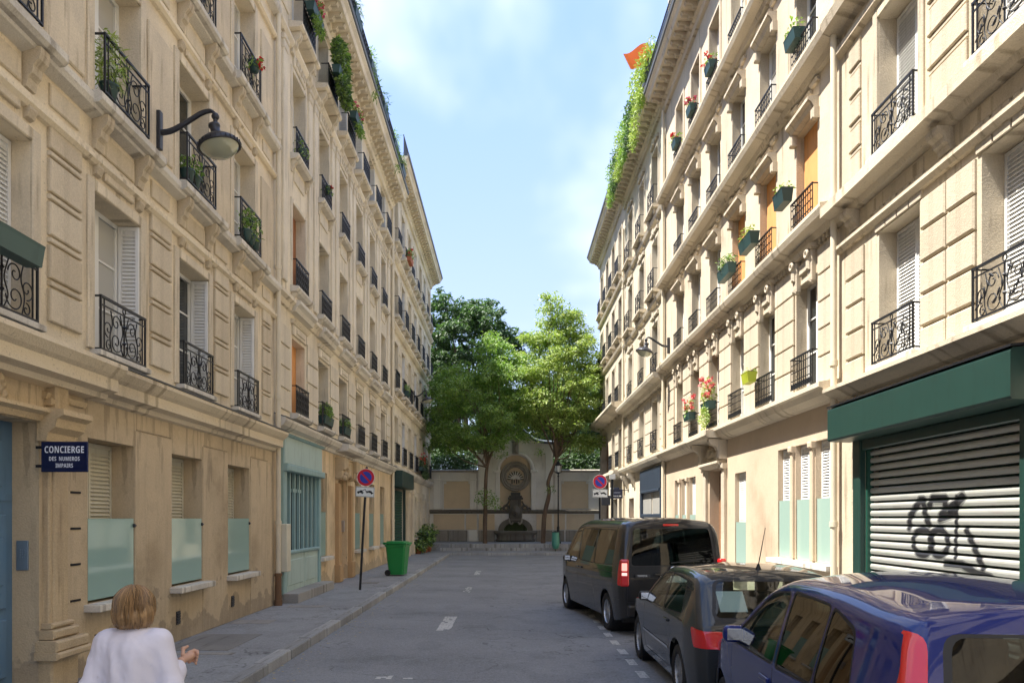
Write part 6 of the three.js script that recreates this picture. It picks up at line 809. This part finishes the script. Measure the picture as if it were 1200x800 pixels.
// blue compact
{
  const paint = phy(0.005, 0.019, 0.16, 0.5, { specularIntensity: 0.3, clearcoat: 1, clearcoatRoughness: 0.03 });
  const g = car('parked_compact', 'glossy blue compact car with tall red pillar lights', 'car', [2.47, 0, -3.12], -0.06, {
    L: 4.0, w: 0.86, r: 0.31, rw: 0.66, fw: 3.2, spokes: 8, rim: M.alloy, round: 0.11, tumble: 0.24, tumble2: 0.12, crown: 0.05, bulge: 0.06, paint, ms: 2.68, my: 1.03, mx: -0.03, handles: [[1.05, 0.88], [1.85, 0.88]], handle: paint,
    stations: [...even(0, 0.34, 18), ...even(0.38, 1.2, 18), ...even(1.27, 2.0, 12), ...even(2.05, 3.1, 22), ...even(3.18, 4.0, 16)],
    top: [[0, 0.78], [0.03, 0.96], [0.1, 1.2], [0.17, 1.40], [0.19, 1.45], [0.3, 1.475], [0.5, 1.492], [1.2, 1.525], [1.8, 1.51], [2.15, 1.44], [2.9, 1.06], [3.1, 1.0], [3.65, 0.86], [3.9, 0.7], [4.0, 0.5]], bot: [[0, 0.3], [0.35, 0.2], [3.7, 0.19], [4.0, 0.25]], wid: [[0, 0.72], [0.04, 0.77], [0.14, 0.815], [0.45, 0.855], [3.0, 0.86], [3.6, 0.79], [3.92, 0.62], [4.0, 0.48]], belt: [[0, 0.98], [2.6, 0.94], [4.0, 0.78]],
    sideCuts: [['side_window', [[0.52, 1.06], [0.64, 1.34], [0.98, 1.415], [0.98, 1.02]], M.winDark, 0.018], ['side_window', [[1.03, 1.015], [1.03, 1.42], [1.66, 1.435], [1.66, 0.99]], M.winDark, 0.018], ['front_window', [[1.74, 0.99], [1.74, 1.43], [2.08, 1.39], [2.72, 1.04], [2.72, 0.98]], M.winClear, 0.018], ['tail_light', [[-0.1, 0.8], [0.02, 1.2], [0.12, 1.42], [0.2, 1.42], [0.15, 1.2], [0.12, 0.8]], M.red]],
    rearCuts: [['rear_window', [[-0.58, 1.0], [0.58, 1.0], [0.52, 1.39], [-0.52, 1.39]], M.winDark, 0.03], ['tail_light', [[-0.9, 0.8], [-0.72, 0.8], [-0.62, 1.4], [-0.8, 1.42]], M.red, 0, 0.005], ['tail_light', [[0.9, 0.8], [0.72, 0.8], [0.62, 1.4], [0.8, 1.42]], M.red, 0, 0.005]],
    frontCuts: [['windscreen', [[-0.68, 1.07], [0.68, 1.07], [0.56, 1.46], [-0.56, 1.46]], M.winClear, 0.028]],
    sideSeams: [[[1.7, 0.3], [1.7, 0.97]], [[0.98, 0.97], [0.98, 0.72], [1.1, 0.55]], [[2.78, 0.95], [2.8, 0.6], [2.7, 0.28]], [[1.2, 0.28], [2.7, 0.28]]], rearSeams: [[[-0.6, 0.6], [-0.62, 1.0]], [[0.6, 0.6], [0.62, 1.0]]], seats: [[-0.36, 1.95, 0.14], [0.36, 1.95, 0.14], [-0.4, 1.1, 0.16], [0.4, 1.1, 0.16]], dash: 2.75 });
  g.scale.y = 1.06;
  for (const s of [-1, 1]) mesh('reversing_lamp', rbox(0.09, 0.12, 0.03, 0.012, 0, 0, 0, 2), M.clearLamp, g, s * 0.745, 1.02, 0.02 - 0.06).rotation.y = s * 0.5;
  plate(g, 0, 0.72, 0.085, 'BK-451'); mesh('bumper', rbox(1.3, 0.2, 0.1, 0.05, 0, 0.44, 0.04, 3), paint, g);
  mesh('high_brake_light', rbox(0.3, 0.025, 0.02, 0.006, 0, 1.425, -0.16), M.red, g);
}

// ------------------------------------------------------------------ the woman walking away
function blob(bones, lo, hi, cell, k = 0.02) { // smooth union of tapered capsules [ax,ay,az,ra,bx,by,bz,rb, flat?] meshed on a grid
  const size = Math.max(hi[0] - lo[0], hi[1] - lo[1], hi[2] - lo[2]), n = Math.ceil(size / cell) + 4, mc = new MarchingCubes(n, new THREE.MeshBasicMaterial(), false, false, 400000), c = lo.map((v, i) => (v + hi[i]) / 2), half = n * cell / 2;
  for (let z = 0; z < n; z++) for (let y = 0; y < n; y++) for (let x = 0; x < n; x++) {
    const P = [c[0] + (x - n / 2) * cell, c[1] + (y - n / 2) * cell, c[2] + (z - n / 2) * cell]; let v = -1;
    if (P[0] > lo[0] && P[0] < hi[0] && P[1] > lo[1] && P[1] < hi[1] && P[2] > lo[2] && P[2] < hi[2]) { let d = 1e3;
      for (const b of bones) { const s = b[8] ?? [1, 1, 1]; let dx = (b[4] - b[0]), dy = (b[5] - b[1]), dz = (b[6] - b[2]); const px = (P[0] - b[0]), py = (P[1] - b[1]), pz = (P[2] - b[2]); const t = clamp((px * dx + py * dy + pz * dz) / (dx * dx + dy * dy + dz * dz || 1e-9)); const q = Math.hypot((px - dx * t) / s[0], (py - dy * t) / s[1], (pz - dz * t) / s[2]) - (b[3] + (b[7] - b[3]) * t); const h = Math.max(k - Math.abs(d - q), 0) / k; d = Math.min(d, q) - h * h * k * 0.25; }
      v = -d; }
    mc.field[x + y * n + z * n * n] = v; }
  mc.isolation = 0; mc.update(); const cnt = mc.count, pos = new Float32Array(cnt * 3), nor = new Float32Array(cnt * 3);
  for (let i = 0; i < cnt; i++) for (let j = 0; j < 3; j++) { pos[3 * i + j] = mc.positionArray[3 * i + j] * half + c[j]; nor[3 * i + j] = mc.normalArray[3 * i + j]; }
  const g = new THREE.BufferGeometry(); g.setAttribute('position', new THREE.BufferAttribute(pos, 3)); g.computeVertexNormals();
  const merged = smoothNormals(g); return metric(merged);
}
function smoothNormals(g) { const p = g.attributes.position, m = new Map(), N = p.count, fn = g.attributes.normal, k = (i) => `${Math.round(p.getX(i) * 5e3)},${Math.round(p.getY(i) * 5e3)},${Math.round(p.getZ(i) * 5e3)}`; for (let i = 0; i < N; i++) { const q = k(i), a = m.get(q) ?? [0, 0, 0]; a[0] += fn.getX(i); a[1] += fn.getY(i); a[2] += fn.getZ(i); m.set(q, a); } for (let i = 0; i < N; i++) { const a = m.get(k(i)), l = Math.hypot(...a) || 1; fn.setXYZ(i, a[0] / l, a[1] / l, a[2] / l); } return g; }
{
  // local axes: she faces -z, right hand at +x; standing height 1.62 m
  const g = thing('person', 'woman with short blond-brown hair in a white blouse walking away along the road', 'person', [-2.09, 0, -4.2], 0.06);
  const skin = std(0.55, 0.33, 0.23, 0.6), white = std(0.72, 0.70, 0.78, 0.85), navy = std(0.02, 0.024, 0.04, 0.85), hand = [0.30, 1.155, -0.30];
  const F = []; // right hand: palm and five bent fingers, closed on a strap
  F.push([0.275, 1.15, -0.25, 0.028, 0.31, 1.17, -0.315, 0.034, [1, 0.75, 1]]);
  for (const [i, l] of [0.068, 0.076, 0.072, 0.058].entries()) { const x = 0.292 + 0.0, y = 1.192 - i * 0.019, z = -0.325; const k1 = [0.325 - 0.004 * i, y + 0.004, z - l * 0.42], k2 = [k1[0] + 0.022, k1[1] - 0.006, k1[2] + 0.004], k3 = [k2[0] + 0.012, k2[1] - 0.012, k2[2] + l * 0.3]; F.push([0.308, y, z + 0.012, 0.0105, ...k1, 0.0095], [...k1, 0.0095, ...k2, 0.009], [...k2, 0.009, ...k3, 0.008]); }
  F.push([0.285, 1.185, -0.27, 0.013, 0.27, 1.215, -0.31, 0.011], [0.27, 1.215, -0.31, 0.011, 0.285, 1.222, -0.345, 0.009]);
  const HAND = blob(F, [0.2, 1.05, -0.42], [0.42, 1.28, -0.2], 0.004, 0.01).translate(-0.1, 0, 0);
  const body = blob([[0, 1.33, 0, 0.055, 0, 1.45, -0.01, 0.052], [0, 1.49, -0.015, 0.088, 0, 1.535, -0.01, 0.085], [0, 1.45, -0.06, 0.05, 0, 1.52, -0.075, 0.06], [0, 0.95, 0, 0.125, 0, 1.25, 0, 0.12, [1.2, 1, 0.8]],
    [0.155, 1.31, 0, 0.05, 0.235, 1.06, 0.03, 0.04], [0.235, 1.06, 0.03, 0.04, 0.18, 1.15, -0.25, 0.027], [-0.155, 1.31, 0, 0.05, -0.225, 1.05, 0.05, 0.04], [-0.225, 1.05, 0.05, 0.04, -0.21, 0.82, -0.04, 0.028], [-0.21, 0.82, -0.04, 0.03, -0.2, 0.72, -0.07, 0.028, [0.7, 1, 1]],
    [0.08, 0.9, 0, 0.09, 0.09, 0.48, -0.1, 0.06], [0.09, 0.48, -0.1, 0.06, 0.09, 0.09, -0.06, 0.04], [-0.08, 0.9, 0, 0.09, -0.09, 0.47, 0.06, 0.06], [-0.09, 0.47, 0.06, 0.06, -0.09, 0.12, 0.22, 0.04]], [-0.4, 0.02, -0.45], [0.45, 1.65, 0.4], 0.014, 0.05);
  g.scale.x = 0.9;
  // face: nose, brow and ears
  const face = blob([[0, 1.485, -0.12, 0.012, 0, 1.462, -0.142, 0.017], [0.032, 1.5, -0.125, 0.013, 0.034, 1.5, -0.127, 0.013], [-0.032, 1.5, -0.125, 0.013, -0.034, 1.5, -0.127, 0.013], [-0.02, 1.428, -0.118, 0.009, 0.02, 1.428, -0.118, 0.009], [0.088, 1.49, -0.015, 0.014, 0.09, 1.465, -0.012, 0.012], [-0.088, 1.49, -0.015, 0.014, -0.09, 1.465, -0.012, 0.012]], [-0.13, 1.38, -0.18], [0.13, 1.55, 0.05], 0.006, 0.02);
  mesh('body', [body, HAND, face], skin, g);
  const cloth = blob([[0, 1.33, 0.01, 0.075, 0, 1.345, 0.01, 0.072, [1, 0.6, 1]], [-0.13, 1.3, 0.005, 0.075, 0.13, 1.3, 0.005, 0.075], [0, 1.24, 0.015, 0.15, 0, 0.98, 0.01, 0.14, [1.24, 1, 0.86]], [0, 0.98, 0.01, 0.14, 0, 0.78, 0.01, 0.17, [1.22, 1, 0.9]],
    [0.16, 1.305, 0.005, 0.072, 0.245, 1.06, 0.04, 0.062], [0.245, 1.06, 0.04, 0.062, 0.197, 1.125, -0.17, 0.045], [-0.16, 1.305, 0.005, 0.072, -0.235, 1.05, 0.06, 0.062], [-0.235, 1.05, 0.06, 0.062, -0.212, 0.85, -0.03, 0.05],
    [-0.05, 1.2, 0.125, 0.02, -0.09, 0.95, 0.12, 0.03], [0.04, 1.22, 0.13, 0.015, 0.07, 0.9, 0.12, 0.03], [0.0, 1.1, 0.12, 0.02, 0.0, 0.85, 0.13, 0.035]], [-0.42, 0.66, -0.3], [0.42, 1.42, 0.3], 0.012, 0.04), bp = cloth.attributes.position, bn = cloth.attributes.normal;
  for (let i = 0; i < bp.count; i++) { const x = bp.getX(i), y = bp.getY(i), z = bp.getZ(i), w = 0.02 * (fbm(x * 0.9 + z * 0.7 + 0.2 * y + 4, y * 0.35, 16, 6, 3, 231) - 0.5) + 0.008 * (fbm(x + z, y * 1.3 + x, 20, 20, 2, 237) - 0.5); bp.setXYZ(i, x + bn.getX(i) * w, y + bn.getY(i) * w, z + bn.getZ(i) * w); } cloth.computeVertexNormals(); mesh('blouse', smoothNormals(cloth), white, g);
  mesh('trousers', blob([[0, 0.88, 0.005, 0.15, 0, 0.84, 0.005, 0.15, [1.15, 1, 0.85]], [0.085, 0.84, 0, 0.11, 0.09, 0.48, -0.1, 0.08], [0.09, 0.48, -0.1, 0.08, 0.09, 0.12, -0.06, 0.065], [-0.085, 0.84, 0, 0.11, -0.09, 0.47, 0.06, 0.08], [-0.09, 0.47, 0.06, 0.08, -0.09, 0.16, 0.2, 0.065]], [-0.3, 0.06, -0.3], [0.3, 1.0, 0.4], 0.014, 0.04), navy, g);
  for (const [x, y, z, rx] of [[0.09, 0.035, -0.1, 0], [-0.09, 0.075, 0.2, 0.5]]) mesh('shoe', metric(new THREE.SphereGeometry(0.05, 14, 10)).scale(0.85, 0.7, 2.3).rotateX(rx), M.rubber, g, x, y, z);
  // hair: a rounded bob built from overlapping locks
  const H = [[0, 1.522, 0.004, 0.094, 0, 1.515, 0.008, 0.094, [1.1, 1, 1.22]], [0, 1.455, 0.018, 0.09, 0, 1.44, 0.018, 0.085, [1.14, 0.62, 1.14]], [0.05, 1.47, 0.03, 0.06, 0.055, 1.44, 0.02, 0.05], [-0.05, 1.47, 0.03, 0.06, -0.06, 1.435, 0.02, 0.05]];
  const hair = blob(H, [-0.2, 1.34, -0.2], [0.2, 1.68, 0.2], 0.006, 0.05), hp = hair.attributes.position, hn = hair.attributes.normal;
  for (let i = 0; i < hp.count; i++) { const x = hp.getX(i), y = hp.getY(i), z = hp.getZ(i), a = Math.atan2(x, z + 0.02) + 1.1 * (y - 1.5) * Math.sign(x + 0.02), w = 0.016 * (fbm(a * 0.16 + 0.5, y * 0.6, 46, 3, 3, 221) - 0.5) + 0.008 * (fbm(a * 0.16 + 0.5, y * 0.8, 150, 4, 2, 223) - 0.5); hp.setXYZ(i, x + hn.getX(i) * w, y + hn.getY(i) * w, z + hn.getZ(i) * w); } hair.computeVertexNormals(); smoothNormals(hair); const hc = new Float32Array(hp.count * 3);
  for (let i = 0; i < hp.count; i++) { const a = Math.atan2(hp.getX(i), hp.getZ(i) + 0.02) + 1.1 * (hp.getY(i) - 1.5) * Math.sign(hp.getX(i) + 0.02), v = 0.3 + 1.4 * fbm(a * 0.16 + 0.5, hp.getY(i) * 0.7, 90, 4, 4, 211); hc[3 * i] = 0.30 * v; hc[3 * i + 1] = 0.185 * v; hc[3 * i + 2] = 0.085 * v; } hair.setAttribute('color', new THREE.BufferAttribute(hc, 3)); 
  const locks = [hair]; hair.deleteAttribute('uv');
  for (let i = 0; i < 420; i++) { const a0 = rr(-0.55, Math.PI + 0.55), tw = rr(-0.35, 0.35), j = rr(1.0, 1.085), end = rr(0.78, 1.06), p = []; // single locks combed from the crown
    for (let k = 0; k <= 6; k++) { const t = k / 6 * end, th = 0.12 + t * 1.75, a = a0 + tw * t, lo = Math.max(0, t - 0.72) / 0.3, q = j * (1 + 0.06 * Math.min(1, lo * 2) - 0.16 * lo * lo); p.push([0.108 * Math.sin(th) * Math.cos(a) * q + 0.004 * Math.sin(i + k), 1.515 + 0.103 * Math.cos(th) * j - 0.075 * lo, 0.006 + 0.119 * Math.sin(th) * Math.sin(a) * q]); }
    const l = taper(p, rr(0.004, 0.0065), 0.0012, 4, 10), n = l.attributes.position.count, cc = new Float32Array(n * 3), v = rr(0.45, 1.5); for (let k = 0; k < n; k++) { cc[3 * k] = 0.24 * v; cc[3 * k + 1] = 0.145 * v; cc[3 * k + 2] = 0.065 * v; } l.deleteAttribute('uv'); l.setAttribute('color', new THREE.BufferAttribute(cc, 3)); locks.push(l); }
  mesh('hair', locks, std(1, 1, 1, 0.5, { vertexColors: true }), g);
  const b = thing('handbag', 'magenta shoulder bag strap and bag at the walking woman\'s hip', 'bag', [-2.11, 0, -4.2], 0.06); mesh('pouch', rbox(0.08, 0.22, 0.28, 0.03, -0.24, 0.8, -0.12, 2), std(0.35, 0.012, 0.09, 0.6), b); mesh('strap', tube([[-0.19, 0.9, -0.16], [-0.17, 1.1, -0.15], [-0.15, 1.25, -0.1], [-0.13, 1.36, -0.04]], 0.009, 30, 5), std(0.35, 0.012, 0.09, 0.6), b);
}
renderer.render(scene, camera);
